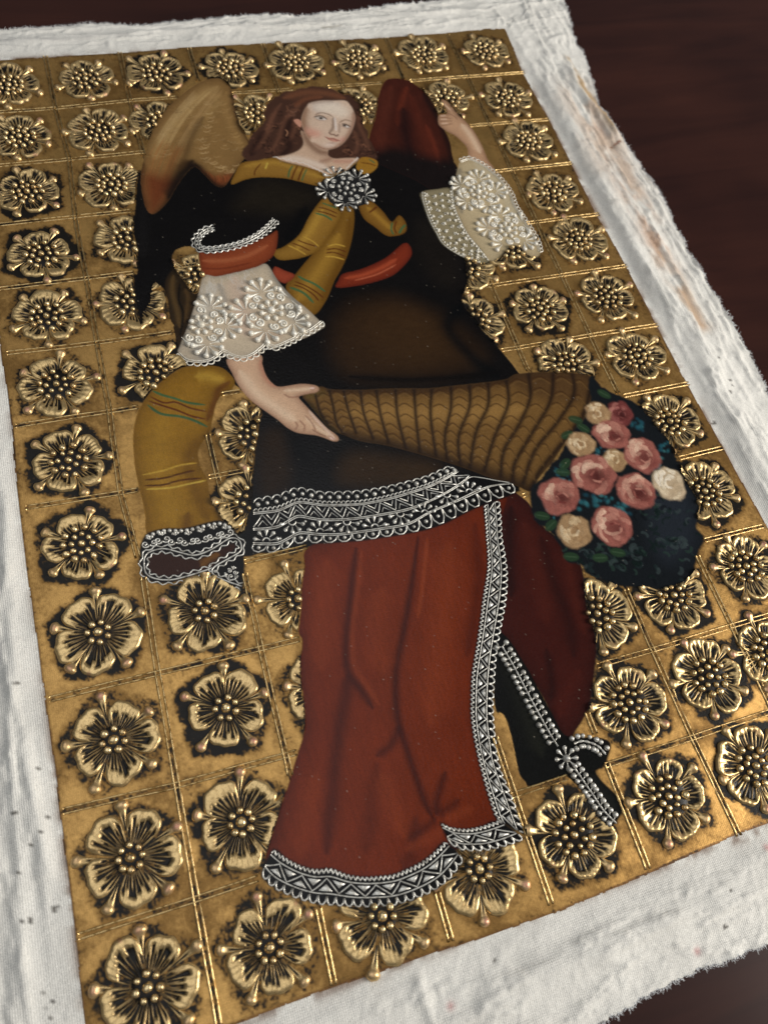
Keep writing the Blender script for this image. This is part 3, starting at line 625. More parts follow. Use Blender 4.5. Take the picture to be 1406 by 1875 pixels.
blob(M("2181,968"), 5.2, 4.4, (206, 140, 120), 0.65, 0.4, m); blob(M("2150,937"), 3, 4, (204, 150, 130), 0.6, 0, m)
blob(M("2367,1051"), 3.2, 2.6, (214, 156, 140), 0.75, -0.6, m)
stroke(M("2523,782 2492,893 2430,998 2358,1083 2283,1123"), 2.2, (150, 108, 86), 0.85, 1.0, m)
stroke(M("2135,1056 2180,1110 2232,1138 2295,1124"), 2.2, (146, 106, 84), 0.9, 1.0, m)
blob(M("2260,1093"), 4, 2.2, (220, 196, 182), 0.6, 0, m)
m3 = fill(M("2067,822 2101,814 2117,844 2101,893 2085,880"), (196, 140, 116), 0.6, region='face')
# features
stroke(M("2233,784 2264,770 2293,768 2332,789 2354,815"), 0.5, (118, 86, 68), 0.85, 0.9, FC)
stroke(M("2389,881 2419,862 2444,859 2475,879"), 0.5, (122, 90, 72), 0.85, 0.9, FC)
blob(M("2267,822"), 4.2, 2.0, (132, 100, 84), 0.65, 0.2, FC); blob(M("2423,919"), 3.2, 1.8, (134, 102, 86), 0.65, 0.3, FC)
fill(M("2226,812 2252,803 2279,806 2303,837 2277,846 2247,837"), (204, 192, 180), 0.3, 0.75, clip=FC); fill(M("2403,905 2426,908 2450,939 2429,942 2406,922"), (196, 182, 170), 0.3, 0.75, clip=FC)
blob(M("2266,821"), 1.45, 1.25, (30, 24, 22), 1.0, 0, FC, 4); blob(M("2415,914"), 1.3, 1.15, (30, 24, 22), 1.0, 0, FC, 4)
blob(M("2288,835"), 0.7, 0.5, (246, 240, 236), 0.9, 0, FC); blob(M("2433,928"), 0.6, 0.5, (246, 240, 236), 0.9, 0, FC)
stroke(M("2218,808 2249,797 2280,803 2307,838"), 0.55, (52, 34, 28), 0.95, 0.9, FC); stroke(M("2401,897 2428,902 2456,934"), 0.5, (52, 34, 28), 0.95, 0.9, FC)
stroke(M("2227,820 2254,843 2288,850"), 0.28, (140, 106, 96), 0.7, 0.9, FC); stroke(M("2400,916 2417,940 2449,944"), 0.28, (140, 106, 96), 0.7, 0.9, FC)
stroke(M("2357,826 2342,881 2322,935 2288,970"), 1.2, (132, 108, 92), 0.8, 1.0, FC)
stroke(M("2367,827 2355,894 2341,959"), 0.8, (232, 220, 212), 0.7, 1.0, FC)
stroke(M("2384,886 2371,941 2357,984"), 0.75, (150, 124, 112), 0.7, 1.0, FC)
stroke(M("2285,969 2295,990 2314,995 2330,1011 2350,994"), 0.7, (104, 66, 54), 0.9, 0.9, FC)
fill(M("2251,1007 2275,1021 2298,1024 2316,1033 2341,1056 2314,1069 2284,1060 2262,1039"), (188, 118, 100), 0.6, 0.7, clip=FC)
stroke(M("2246,1008 2271,1034 2299,1035 2319,1051 2341,1059"), 0.4, (116, 66, 56), 0.9, 0.9, FC)
blob(M("2280,1075"), 2.0, 0.7, (160, 124, 114), 0.7, 0.1, FC)

# ---- scarf on the shoulders and sashes
def stripes(mask, rows, hg=0.12):
    for pts, c, w in rows: stroke(M(pts), w, c, 0.9, None, mask, hgt=hg)
G_, B_, Y_ = (58, 98, 62), (84, 38, 16), (190, 150, 62)
COLLAR = M("1622,1188 1741,1177 1852,1171 1901,1219 1986,1261 2059,1292 2156,1367 2092,1462 1965,1409 1870,1365 1716,1334 1611,1341 1510,1372 1561,1268")
m = fill(COLLAR, (142, 104, 44), region='scarf.001'); edge_shade(COLLAR, m, (104, 70, 22), 2.5, 0.7)
stroke(M("1637,1221 1828,1209 1995,1304 2125,1394"), 2.4, (172, 132, 56), 0.6, 1.0, m)
stripes(m, (("1953,1257 1919,1305 1897,1364", G_, 0.6), ("1986,1261 1943,1329 1914,1386", B_, 0.55), ("2023,1282 1985,1344 1955,1402", B_, 0.6), ("2042,1300 2005,1357 1981,1406", G_, 0.5), ("1745,1209 1695,1265 1676,1314", B_, 0.45), ("1791,1205 1762,1263", (190, 160, 70), 0.7)))
m = fill(M("2441,1245 2504,1248 2551,1292 2519,1362 2431,1404 2384,1334"), (150, 108, 38), region='scarf.001'); stroke(M("2429,1287 2484,1305 2528,1332"), 0.5, B_, 0.8, None, m); stroke(M("2499,1264 2528,1305"), 0.6, G_, 0.8, None, m)
S1 = M("2118,1567 2054,1608 1948,1731 1850,1870 1729,1955 1650,1984 1663,2051 1741,2068 1855,2054 1945,2012 2054,1892 2159,1752 2156,1653")
S2 = M("2209,1640 2259,1708 2210,1882 2127,2060 2049,2182 1971,2282 1881,2422 1778,2521 1702,2464 1659,2287 1737,2198 1841,2093 1940,2002 2047,1891 2149,1761")
S3 = M("2310,1675 2392,1646 2451,1750 2485,1855 2555,1806 2578,1884 2542,1962 2426,1973 2359,1880 2307,1794")
m = fill(S2, (130, 94, 36), region='sash'); edge_shade(S2, m, (92, 60, 18), 3.5, 0.8)
stroke(M("2102,1909 1953,2120 1778,2316 1707,2392"), 4, (162, 122, 48), 0.65, 1.0, m)
stroke(M("2212,1780 2133,2009 1999,2219 1857,2418"), 3, (96, 62, 18), 0.6, 1.0, m)
stripes(m, (("2004,1998 2061,1988 2117,2016", Y_, 0.5), ("1989,2024 2052,2025 2111,2062", B_, 0.5), ("1979,2050 2033,2054 2094,2097", B_, 0.5), ("1968,2077 2023,2090 2080,2122", Y_, 0.5), ("1756,2206 1784,2238 1839,2283 1892,2354", G_, 0.85), ("1725,2246 1784,2291 1839,2353 1868,2402", B_, 0.5), ("1712,2270 1766,2306 1814,2367 1835,2423", B_, 0.5), ("1684,2287 1734,2322 1767,2359 1798,2429", G_, 0.9)))
m = fill(S1, (144, 106, 44), region='sash.001'); edge_shade(S1, m, (100, 68, 20), 2.5, 0.8)
stroke(M("2050,1682 1936,1836 1808,1981"), 3, (176, 136, 56), 0.7, 1.0, m)
stripes(m, (("2066,1620 2098,1644 2155,1683", G_, 0.6), ("2034,1655 2087,1683 2143,1730", B_, 0.5), ("2011,1686 2071,1715 2128,1758", B_, 0.55), ("1999,1704 2058,1738 2091,1782", G_, 0.8), ("1825,1914 1870,1949 1933,1987", B_, 0.5), ("1787,1936 1836,1972 1882,2016", B_, 0.5), ("1755,1950 1805,1995 1847,2043", Y_, 0.45), ("1870,1892 1917,1938 1947,1989", Y_, 0.4)))
m = fill(S3, (130, 92, 36), region='sash.002'); edge_shade(S3, m, (88, 56, 18), 2.5, 0.8)
stroke(M("2357,1702 2414,1810 2463,1916"), 2, (164, 122, 48), 0.7, 1.0, m)
stripes(m, (("2358,1752 2396,1727 2425,1707", B_, 0.7), ("2488,1860 2463,1916 2464,1965", G_, 0.6), ("2522,1851 2488,1910 2488,1959", B_, 0.5), ("2571,1893 2533,1926 2507,1961", G_, 0.8)))
BELT = M("2045,2236 2175,2216 2353,2153 2505,2053 2544,2078 2524,2166 2398,2276 2296,2319 2139,2342 1975,2337 2000,2283")
m = fill(BELT, (122, 46, 27), region='belt'); edge_shade(BELT, m, (80, 26, 18), 2.0, 0.8)
stroke(M("2046,2272 2168,2266 2309,2225 2419,2172"), 1.6, (166, 74, 46), 0.8, 1.0, m); stroke(M("2104,2300 2257,2276 2405,2217"), 0.5, (206, 112, 78), 0.6, 1.0, m)
m = fill(M("1632,2109 1682,2149 1737,2198 1665,2249 1616,2205 1607,2154"), (150, 66, 44), region='belt.001'); edge_shade(M("1632,2109 1682,2149 1737,2198 1665,2249 1616,2205 1607,2154"), m, (90, 34, 22), 1.5, 0.7)
# scalloped lace at the neck
for a, b in ((M("1838,1164")[0], M("2045,1258")[0]), (M("2045,1258")[0], M("2143,1355")[0]), (M("2311,1341")[0], M("2425,1243")[0])):
    n = 5
    for k in range(n):
        q0, q1 = a + (b - a) * k / n, a + (b - a) * (k + 1) / n; mid = (q0 + q1) / 2 + [0.4, -1.3]
        stroke(np.array([q0, mid, q1]), 0.34, (226, 216, 206), 0.85, None, None, hgt=0.2)

# ---- skirts and boots
BACK = M("2481,3904 2630,4009 2667,4175 2741,4302 2791,4435 2783,4526 2730,4696 2710,4868 2615,5056 2522,5195 2410,5282 2357,5322 2333,5233 2312,5059 2261,4872 2232,4745 2195,4675 2331,4396")
m = fill(BACK, (60, 22, 17), region='underskirt', noise=0.3); edge_shade(BACK, m, (32, 14, 13), 4, 0.7)
stroke(M("2635,4253 2604,4495 2610,4719 2558,4920"), 4, (42, 17, 15), 0.8, 1.0, m); stroke(M("2573,4153 2541,4447 2481,4717"), 5, (72, 28, 20), 0.6, 1.0, m)
stroke(M("2743,4363 2689,4613 2663,4826"), 3, (72, 28, 20), 0.6, 1.0, m); stroke(M("2553,5007 2438,5093 2367,5187"), 4, (70, 26, 19), 0.6, 1.0, m); stroke(M("2425,4855 2389,5022 2351,5098"), 2.5, (36, 15, 14), 0.7, 1.0, m)
stroke(M("2532,4040 2422,4287 2346,4527"), 4, (34, 15, 14), 0.8, 1.0, m)
mottle(m, 0.10, 5, 105)
BOOT = M("2180,4717 2237,4731 2278,4870 2306,5034 2331,5177 2350,5279 2422,5312 2530,5348 2564,5385 2528,5437 2488,5472 2439,5484 2448,5532 2491,5612 2510,5672 2484,5700 2407,5738 2374,5699 2351,5631 2329,5542 2293,5474 2258,5465 2177,5468 2082,5456 2061,5398 2065,5334 2085,5205 2085,5110 2056,5052")
m = fill(BOOT, (19, 19, 18), region='boot', noise=0.35, rough=0.2)
stroke(M("2201,4826 2208,5087 2202,5332"), 5, (34, 34, 28), 0.6, 1.0, m); stroke(M("2390,5492 2427,5581 2463,5668"), 3, (30, 31, 28), 0.6, 1.0, m)
SKIRT = M("1355,4015 1316,4123 1281,4204 1249,4323 1206,4440 1212,4491 1178,4596 1155,4709 1143,4820 1114,4926 1062,5008 1000,5112 942,5201 901,5271 852,5349 815,5448 957,5570 1179,5671 1420,5722 1638,5624 1843,5588 1936,5566 1932,5439 1923,5294 1968,5105 2074,4880 2195,4675 2320,4425 2434,4121 2532,3951 2305,3970 2101,3992 1784,3986 1535,3993")
m = fill(SKIRT, (104, 38, 15), region='skirt', noise=0.25, rough=0.2)
edge_shade(SKIRT, m, (54, 16, 11), 4, 0.65)
for pts, w, a in (("1609,4076 1544,4235 1458,4457 1402,4618 1395,4715 1431,4808 1460,4901", 1.7, 0.8), ("1381,4725 1354,4801 1282,4944 1225,5084 1145,5286 1081,5458", 3.0, 0.7), ("1956,4093 1855,4311 1746,4530 1642,4723 1582,4890 1562,5021 1564,5148 1568,5258 1576,5387 1591,5458", 1.6, 0.85),
                  ("1562,5021 1494,5095 1417,5123", 1.7, 0.7), ("1712,5286 1648,5370 1609,5446", 1.6, 0.75), ("1454,5517 1532,5497 1601,5468", 1.5, 0.6), ("1615,5452 1688,5439 1736,5420", 1.6, 0.6), ("1510,5441 1455,5570 1399,5623", 3.0, 0.5), ("1406,5161 1327,5339 1251,5509", 3.0, 0.35), ("2296,4089 2216,4368 2110,4592 2005,4775", 2.5, 0.5)):
    stroke(M(pts), w * 1.25, (48, 15, 12), a * 0.9, 0.9, m)
for pts, w, a in (("1634,4098 1555,4300 1465,4518 1433,4683 1470,4810 1498,4895", 1.4, 0.5), ("2006,4105 1912,4325 1819,4519", 1.1, 0.75), ("1442,4116 1346,4369 1270,4640", 6, 0.35), ("1681,4331 1586,4549 1558,4744", 6, 0.35), ("2103,4177 1988,4469 1853,4735 1724,5038", 8, 0.4), ("1120,5131 1025,5300 969,5425", 5, 0.3), ("1646,5481 1716,5477 1787,5473", 2.2, 0.4), ("1435,5552 1546,5537 1619,5522", 2.4, 0.4), ("1417,5215 1425,5368 1440,5494", 4, 0.35)):
    stroke(M(pts), w, (132, 56, 26), a, 0.9, m)
mottle(m, 0.09, 4, 106, 1.6, 0.5); mottle(m, 0.12, 22, 107); mottle(m, 0.13, 1.6, 131, 1.6, 0.22); mottle(m, 0.07, 0.9, 132)
regild(M("2057,5097 2083,5115 2085,5205 2065,5342 2061,5398 2076,5454 2009,5524 1962,5498 1966,5371 1996,5221"), 0.25)
# black ground under the silvered trims
HEM_A0 = M("1146,3672 1195,3666 1281,3669 1342,3655 1398,3651 1465,3679 1526,3707 1638,3729 1738,3744 1870,3750 2011,3746 2136,3735 2259,3707 2290,3725 2305,3750")
HEM_L1 = M("1129,3748 1189,3755 1259,3761 1320,3748 1377,3738 1444,3760 1505,3784 1616,3809 1715,3825 1847,3828 1988,3818 2114,3804 2211,3780 2305,3750")
HEM_L2 = M("1109,3838 1168,3849 1238,3852 1299,3833 1357,3817 1422,3845 1483,3869 1593,3892 1692,3904 1822,3911 1959,3912 2085,3892 2193,3864 2295,3827 2365,3792")
HEM_L3 = M("1089,3926 1146,3943 1213,3956 1279,3939 1339,3924 1417,3949 1498,3972 1583,3985 1667,3992 1795,4002 1929,4006 2061,3966 2161,3948 2271,3927 2365,3907 2467,3887 2590,3896")
HEM_A4 = M("1057,3954 1116,3987 1203,4001 1267,3988 1325,3982 1404,3998 1487,4015 1571,4028 1653,4041 1780,4051 1912,4059 2030,4060 2127,4049 2220,4026 2289,4008 2364,3994 2432,3982 2512,3975 2617,3953")
m = fill(np.vstack([HEM_A0, M("2367,3786 2485,3837 2611,3897 2623,3947"), HEM_A4[::-1]]), (12, 11, 11), 0.7, region='tunic', sm=3)
fill(M("1029,3858 1121,3863 1101,3977 1030,3985 1012,3937"), (13, 12, 11), 0.7, region='tunic')
VB_L = M("2381,3991 2354,4085 2326,4180 2300,4271 2269,4355 2227,4434 2182,4515 2124,4633 2064,4746 2023,4818 1986,4889 1950,4981 1918,5072 1899,5168 1888,5255 1878,5377 1876,5514 1886,5556")
VB_R = M("2482,3983 2452,4091 2417,4202 2399,4294 2379,4381 2342,4479 2301,4563 2248,4652 2198,4736 2148,4827 2105,4920 2065,5012 2031,5103 2002,5212 1979,5323 1983,5428 1990,5536 1993,5652")
m = fill(np.vstack([VB_L, VB_R[::-1]]), (12, 11, 11), 0.9, region='skirt', sm=2)
CB_T = M("1886,5556 1813,5557 1743,5551 1695,5537 1653,5517 1617,5487"); CB_B = M("1981,5668 1896,5672 1812,5666 1743,5651 1685,5631 1634,5589")
m = fill(np.vstack([CB_T, CB_B[::-1]]), (12, 11, 11), 0.9, region='skirt', sm=2)
BH_T = M("858,5378 897,5422 954,5474 1017,5511 1083,5526 1142,5569 1191,5593 1240,5610 1296,5622 1345,5630 1424,5626 1482,5618 1548,5597 1614,5569"); BH_B = M("782,5463 816,5525 891,5588 982,5645 1045,5670 1108,5694 1172,5716 1239,5734 1308,5751 1388,5757 1475,5752 1557,5736 1618,5705 1674,5668")
m = fill(np.vstack([BH_T, BH_B[::-1]]), (12, 11, 11), 0.9, region='skirt', sm=2)
# loose lace tail at the left of the hem
TAIL = M("519,3847 567,3749 667,3734 772,3756 942,3750 993,3795 1023,3872 1038,3924 989,4147 924,4113 860,4043 808,4024 719,4032 641,4038 571,4020 518,3971")
m = fill(TAIL, (14, 12, 11), 0.7, region='ribbon_tail')
m2 = fill(M("556,3902 584,3862 639,3866 739,3921 824,3942 923,3915 980,3897 1000,3915 957,3955 880,3986 845,4008 779,4005 697,4003 616,3995 563,3958"), (48, 24, 14), 0.8, clip=m)
stroke(M("811,3982 860,3944 903,3942"), 2.5, (112, 74, 26), 0.8, 1.0, m2)

# ---- horn of plenty
HORN = M("1571,3073 1681,3041 1739,3072 1919,3112 2040,3128 2203,3157 2318,3180 2515,3195 2716,3210 2822,3211 2894,3188 3036,3199 3236,3242 3357,3295 3401,3379 3329,3455 3255,3529 3115,3635 3009,3713 2897,3806 2753,3907 2681,3967 2607,3907 2487,3834 2378,3755 2254,3673 2094,3577 1949,3498 1823,3445 1744,3391 1670,3331 1623,3225 1589,3142")
m = fill(HORN, (110, 80, 42), 0.6, region='cornucopia', rough=0.26); HM = m
stroke(M("1805,3243 2055,3302 2313,3355 2578,3402 2852,3439"), 7.5, (146, 110, 60), 0.85, 1.0, m)
fill(M("1533,3225 1770,3367 2003,3472 2233,3595 2457,3736 2726,3941 2623,4025 2171,3781 1611,3480"), (44, 31, 20), 7, 0.9, clip=m)
stroke(M("1718,3076 2035,3143 2363,3204 2714,3226 2937,3221 3218,3276"), 3, (70, 47, 27), 0.8, 1.0, m)
fill(M("2886,3161 3453,3271 3420,3432 3211,3472 2896,3327"), (72, 50, 30), 7, 0.75, clip=m)
edge_shade(HORN, m, (40, 28, 20), 3, 0.75)
stroke(M("1574,3124 1608,3221 1653,3321 1706,3413"), 3.0, (46, 40, 22), 0.85, 1.0, m); stroke(M("1588,3096 1648,3092 1701,3088"), 2.2, (84, 70, 36), 0.6, 1.0, m)
RIBS = [M(q) for q in ("1641,3091 1638,3205 1665,3312", "1727,3078 1723,3169 1712,3307 1741,3402", "1810,3094 1801,3220 1804,3386", "1907,3117 1884,3267 1890,3441", "2001,3132 1979,3287 1969,3487", "2115,3151 2074,3329 2057,3547", "2227,3169 2180,3351 2130,3581", "2334,3187 2267,3369 2215,3628",
        "2455,3195 2404,3343 2306,3518 2270,3677", "2572,3206 2520,3355 2387,3535 2334,3717", "2693,3214 2637,3367 2502,3525 2381,3749", "2814,3213 2765,3381 2601,3580 2461,3781", "2971,3203 2917,3368 2781,3530 2624,3680 2544,3836", "3132,3226 3035,3416 2834,3607 2659,3773 2599,3891", "3254,3254 3203,3401 3027,3562 2810,3720 2659,3908", "3361,3321 3227,3523 3017,3692 2798,3848 2689,3955")]
for k, r in enumerate(RIBS):
    stroke(r, 0.9 + 0.05 * k, (36, 25, 19), 0.9, 0.9, m, taper=False, hgt=-0.1)
for k in range(len(RIBS) - 1):
    a, b = resample(smooth(RIBS[k], 6, False), 40), resample(smooth(RIBS[k + 1], 6, False), 40)
    n = 5 if k < 8 else 8
    for j in range(n):
        t = (j + 0.55 + rnd.uniform(-0.1, 0.1)) / (n + 0.3); i = min(39, int(t * 39))
        q0 = a[i] * 0.90 + b[i] * 0.10; q1 = a[min(39, i + 1)] * 0.12 + b[min(39, i + 1)] * 0.88; mid = (a[i] + b[i]) / 2 + [0, -2.2]
        stroke(np.array([q0, mid, q1]), 0.5, (58, 36, 18), 0.75, 0.9, m)
        stroke(np.array([q0, mid, q1]) + [0, 1.6], 0.7, (150, 114, 64), 0.16, 0.9, m)
mottle(m, 0.10, 5, 108)

# ---- dark leaves and roses
FOL = M("3364,3296 3408,3372 3469,3454 3569,3532 3624,3649 3661,3805 3667,3928 3665,4016 3655,4119 3657,4206 3635,4307 3572,4415 3584,4477 3529,4527 3497,4575 3397,4670 3222,4699 3115,4666 2979,4623 2826,4530 2799,4457 2730,4411 2717,4303 2699,4231 2638,4161 2648,4066 2681,3967 2756,3901 2897,3806 3115,3635 3255,3529")
m = fill(FOL, (23, 26, 29), 0.9, region='foliage', noise=2.4, nsc=9, rough=0.16); FM = m
fill(M("3433,4063 3621,4142 3612,4323 3491,4508 3299,4565 3277,4387"), (40, 45, 53), 9, 0.6, clip=m)
for k in range(150):
    q = M("2795,4443 2919,4473 3045,4503 3186,4503 3344,4473 3440,4426 3338,4260 3119,4419 3436,4211")[k % 9] + rng.normal(0, 7, 2)
    a = rnd.uniform(0, 6.3); r = rnd.uniform(1.2, 3.0); t = a + np.linspace(0, 2.6, 6)
    stroke(np.c_[q[0] + r * np.cos(t), q[1] + r * np.sin(t)], rnd.uniform(0.5, 1.2), rnd.choice([(40, 58, 50), (32, 44, 44), (54, 64, 64), (18, 30, 27), (14, 17, 20)]), 0.6, None, m, hgt=0.3)
for q, s in ((M("3520,3704")[0], 1.2), (M("3002,4101")[0], 1.4), (M("2933,3885")[0], 1.0), (M("3193,3806")[0], 0.8), (M("3126,4097")[0], 1.1), (M("3189,4205")[0], 1.3), (M("3525,3951")[0], 1.2), (M("3620,3875")[0], 1.0), (M("2901,3944")[0], 0.9), (M("3172,4186")[0], 1.0), (M("2762,4110")[0], 0.7)):
    for k in range(11):
        c = q + rng.normal(0, 2.4 * s, 2); blob(c, 1.5 * s * rnd.uniform(0.6, 1.2), 1.0 * s, rnd.choice([(36, 82, 92), (44, 96, 104), (28, 62, 74), (58, 108, 110)]), 0.8, rnd.uniform(0, 3), None, 3, 0.25)
for q, a in (("3141,3573", 0.5), ("3166,3638", 0.9), ("3048,3663", -0.2), ("3399,3436", 0.8), ("2922,3894", 0.3), ("2692,4129", 0.4), ("2721,4195", -0.5), ("2761,4401", 0.3), ("2924,4447", 0.2), ("3038,4441", 0.4), ("2957,3845", -0.6)):
    q = M(q)[0]; t = np.linspace(0, 2 * math.pi, 9)[:-1]; ca, sa = math.cos(a), math.sin(a)
    e = np.c_[4.6 * np.cos(t), 2.7 * np.sin(t)] @ np.array([[ca, sa], [-sa, ca]]); mm = fill(q + e, (40, 60, 40), 0.6, 0.9, region='foliage', height=0.3, rough=0.18)
    stroke(np.array([q - [3.4 * ca, 3.4 * sa], q, q + [3.4 * ca, 3.4 * sa]]), 0.4, (70, 92, 66), 0.5, None, mm)
PINK = [(178, 122, 106), (150, 90, 79), (200, 152, 131), (104, 44, 42), (214, 178, 153)]
CREAM = [(184, 154, 116), (160, 128, 92), (204, 178, 140), (138, 104, 70), (216, 194, 160)]
DUSK = [(132, 74, 69), (112, 56, 53), (158, 98, 90), (82, 34, 34), (172, 112, 101)]
PALE = [(208, 190, 160), (190, 168, 138), (228, 214, 190), (170, 148, 118), (238, 226, 206)]
ROSES = [(M("3443,3588"), 24, 23, DUSK, 0.8), (M("3297,3562"), 23, 23, CREAM, 0.1), (M("3329,3719"), 34, 27, PINK, 0.75), (M("3107,3742"), 26, 22, CREAM, 0.1), (M("3272,3888"), 21, 20, CREAM, 0.15), (M("3454,3893"), 34, 32, PINK, 0.6),
         (M("3103,3945"), 40, 34, PINK, 0.95), (M("3314,4110"), 36, 31, PINK, 1.0), (M("3539,4108"), 30, 29, PALE, 0.1), (M("2840,4032"), 36, 31, PINK, 0.8), (M("2835,4259"), 31, 27, CREAM, 0.15), (M("3075,4281"), 37, 32, PINK, 0.5)]
MMPX = 50.0 / 128 * 0.86                                   # mm of picture per unit used for the rose sizes
for ri, (q, rx, ry, pal, core) in enumerate(ROSES):
    q = q[0]; rx *= MMPX; ry *= MMPX * 1.12; r_ = random.Random(ri + 40)
    t = np.linspace(0, 2 * math.pi, 19)[:-1]; rr = 1 + 0.04 * np.sin(5 * t + ri) + rng.normal(0, 0.045, 18)
    ol = q + np.c_[rx * rr * np.cos(t), ry * rr * np.sin(t)]
    mm = fill(ol, pal[1], 1.1, 0.95, region='rose.%03d' % ri, rough=0.28, height=0.35, noise=0.9, nsc=3.5)
    blob(q + [0.3 * rx, 0.45 * ry], rx * 0.6, ry * 0.5, pal[3], 0.6, 0.5, mm)
    for k in range(20):                                    # loaded, broken dabs: light to the upper left, deep in the heart
        a = r_.uniform(0, 6.3); f = r_.uniform(0.42, 0.9); c0 = q + [rx * f * math.cos(a), ry * f * math.sin(a)]
        o = a + math.pi / 2 + r_.gauss(0, 0.45); ln = rx * r_.uniform(0.18, 0.42); d = np.array([math.cos(o), math.sin(o)]) * ln; n_ = np.array([math.cos(a), math.sin(a)]) * ln * 0.35
        lit = -math.cos(a) * 0.6 - math.sin(a) * 0.8 + r_.gauss(0, 0.45); c = pal[4] if lit > 0.85 else pal[2] if lit > 0.25 else pal[0] if lit > -0.4 else pal[1]
        stroke(np.array([c0 - d - n_, c0, c0 + d - n_]), rx * r_.uniform(0.08, 0.17), c, r_.uniform(0.55, 0.9), None, mm, hgt=0.2)
    if core > 0.3:
        h = q + [0.10 * rx, 0.16 * ry]; blob(h, rx * 0.46, ry * 0.40, tuple(int(v * 0.70) for v in pal[3]), 0.95 * core, 0.5, mm, 2.6)
        for k in range(6):
            a = r_.uniform(0, 6.3); c0 = h + [rx * 0.26 * math.cos(a), ry * 0.26 * math.sin(a)]; o = a + 1.6; d = np.array([math.cos(o), math.sin(o)]) * rx * 0.16
            stroke(np.array([c0 - d, c0 + d * 0.1, c0 + d]), rx * 0.05, r_.choice([pal[1], pal[0], pal[3]]), 0.75, None, mm, hgt=0.15)
    else:
        for k in range(8):
            a = r_.uniform(0, 6.3); c0 = q + [rx * 0.25 * math.cos(a), ry * 0.25 * math.sin(a)]; o = a + 1.6; d = np.array([math.cos(o), math.sin(o)]) * rx * 0.2
            stroke(np.array([c0 - d, c0 + d * 0.1, c0 + d]), rx * 0.07, r_.choice([pal[2], pal[4], pal[3]]), 0.7, None, mm, hgt=0.2)
    mottle(mm, 0.22, 1.8, 140 + ri)

# ---- arms, hands, sleeves
def skin(p, base, region, sh, hl):
    m = fill(p, base, 0.45, region=region, rough=0.3); edge_shade(p, m, sh, 2.4, 0.8); mottle(m, 0.06, 1.4, 135); mottle(m, 0.06, 7, 136)
    for pts, w in hl: stroke(M(pts), w, (226, 198, 168), 0.6, 1.0, m)
    return m
ARM_R = M("3231,1346 3248,1236 3203,1118 3156,1066 3119,999 3123,947 3152,886 3214,881 3225,823 3217,745 3248,730 3282,811 3301,897 3335,989 3360,1090 3370,1234 3364,1379 3378,1459 3361,1527 3275,1472")
m = skin(ARM_R, (188, 148, 116), 'arm', (120, 86, 66), (("3291,1001 3319,1131 3328,1302", 2.6), ("3226,770 3253,844", 0.7)))
for pts in ("3138,914 3188,919 3231,936", "3129,953 3181,954 3231,959", "3131,1000 3176,994 3222,987", "3225,876 3264,916 3277,953"): stroke(M(pts), 0.4, (118, 82, 64), 0.75, None, m)
for pts in ("3156,898 3200,897", "3145,932 3195,938", "3138,978 3190,978"): stroke(resample(M(pts), 4), 0.6, (222, 190, 166), 0.7, 1.0, m)
SL_R = M("3150,1369 3229,1351 3304,1416 3365,1517 3400,1619 3414,1739 3404,1832 3416,1922 3425,1995 3436,2083 3442,2185 3432,2272 3355,2309 3260,2186 3052,2308 3007,2171 2980,2054 2968,1927 2969,1795 3007,1640 3099,1455")
m = fill(SL_R, (186, 168, 134), 0.5, 0.97, region='sleeve', noise=0.2); edge_shade(SL_R, m, (128, 106, 72), 3.0, 0.5)
stroke(M("3257,1404 3342,1579 3367,1795 3391,2006"), 4, (188, 176, 150), 0.5, 1.0, m); stroke(M("3125,1442 3055,1594 2997,1845"), 3, (112, 106, 94), 0.6, 1.0, m); stroke(M("3115,1914 3158,2021 3143,2118"), 4, (186, 166, 140), 0.6, 1.0, m)
CUFF_R = M("2772,1623 2894,1608 3008,1624 2969,1795 2968,1927 2980,2054 3018,2172 3035,2301 2962,2294 2856,2214 2772,2105 2754,1994 2744,1879 2752,1708")
m = fill(CUFF_R, (140, 128, 100), 0.4, region='cuff'); edge_shade(CUFF_R, m, (90, 82, 62), 1.5, 0.7)
CUFF_L = M("1196,1917 1241,1933 1333,1934 1435,1913 1541,1893 1662,1842 1714,1821 1674,1960 1621,2035 1513,2094 1392,2114 1262,2133 1191,2121 1182,2027")
m = fill(CUFF_L, (138, 66, 38), region='cuff.001'); edge_shade(CUFF_L, m, (92, 38, 22), 2.5, 0.8)
stroke(M("1203,1990 1328,2010 1469,1996 1624,1929"), 1.8, (164, 92, 58), 0.8, 1.0, m); stroke(M("1191,2050 1316,2071 1491,2054"), 0.7, (104, 44, 26), 0.8, 1.0, m)
# bare forearm and hand on the horn
HAND = M("1204,2740 1386,2751 1386,2822 1391,2902 1413,2961 1450,2995 1569,2999 1634,3016 1666,3034 1670,3058 1646,3073 1607,3073 1542,3083 1565,3148 1605,3232 1647,3319 1680,3363 1695,3392 1690,3413 1661,3411 1618,3379 1574,3352 1527,3335 1473,3312 1429,3270 1390,3210 1321,3121 1266,3046 1230,2963 1208,2858")
m = skin(HAND, (204, 167, 136), 'arm.001', (138, 98, 78), (("1252,2844 1312,3010 1409,3143 1483,3233", 3.2), ("1469,3026 1557,3036 1628,3042", 1.2), ("1548,3228 1593,3304 1653,3380", 1.2)))
stroke(M("1387,2791 1386,2909 1429,2987"), 2.2, (184, 122, 98), 0.55, 1.0, m)
for pts in ("1546,3080 1495,3077 1463,3048", "1507,3238 1528,3280 1514,3313", "1551,3217 1575,3274 1582,3320", "1481,3240 1489,3271 1467,3296"): stroke(M(pts), 0.5, (136, 92, 74), 0.75, 0.9, m)
stroke(M("1565,3313 1595,3345 1632,3375"), 0.5, (124, 84, 66), 0.7, 0.9, m); stroke(M("1578,3185 1605,3258 1643,3333 1673,3391"), 0.9, (226, 198, 178), 0.6, 1.0, m)
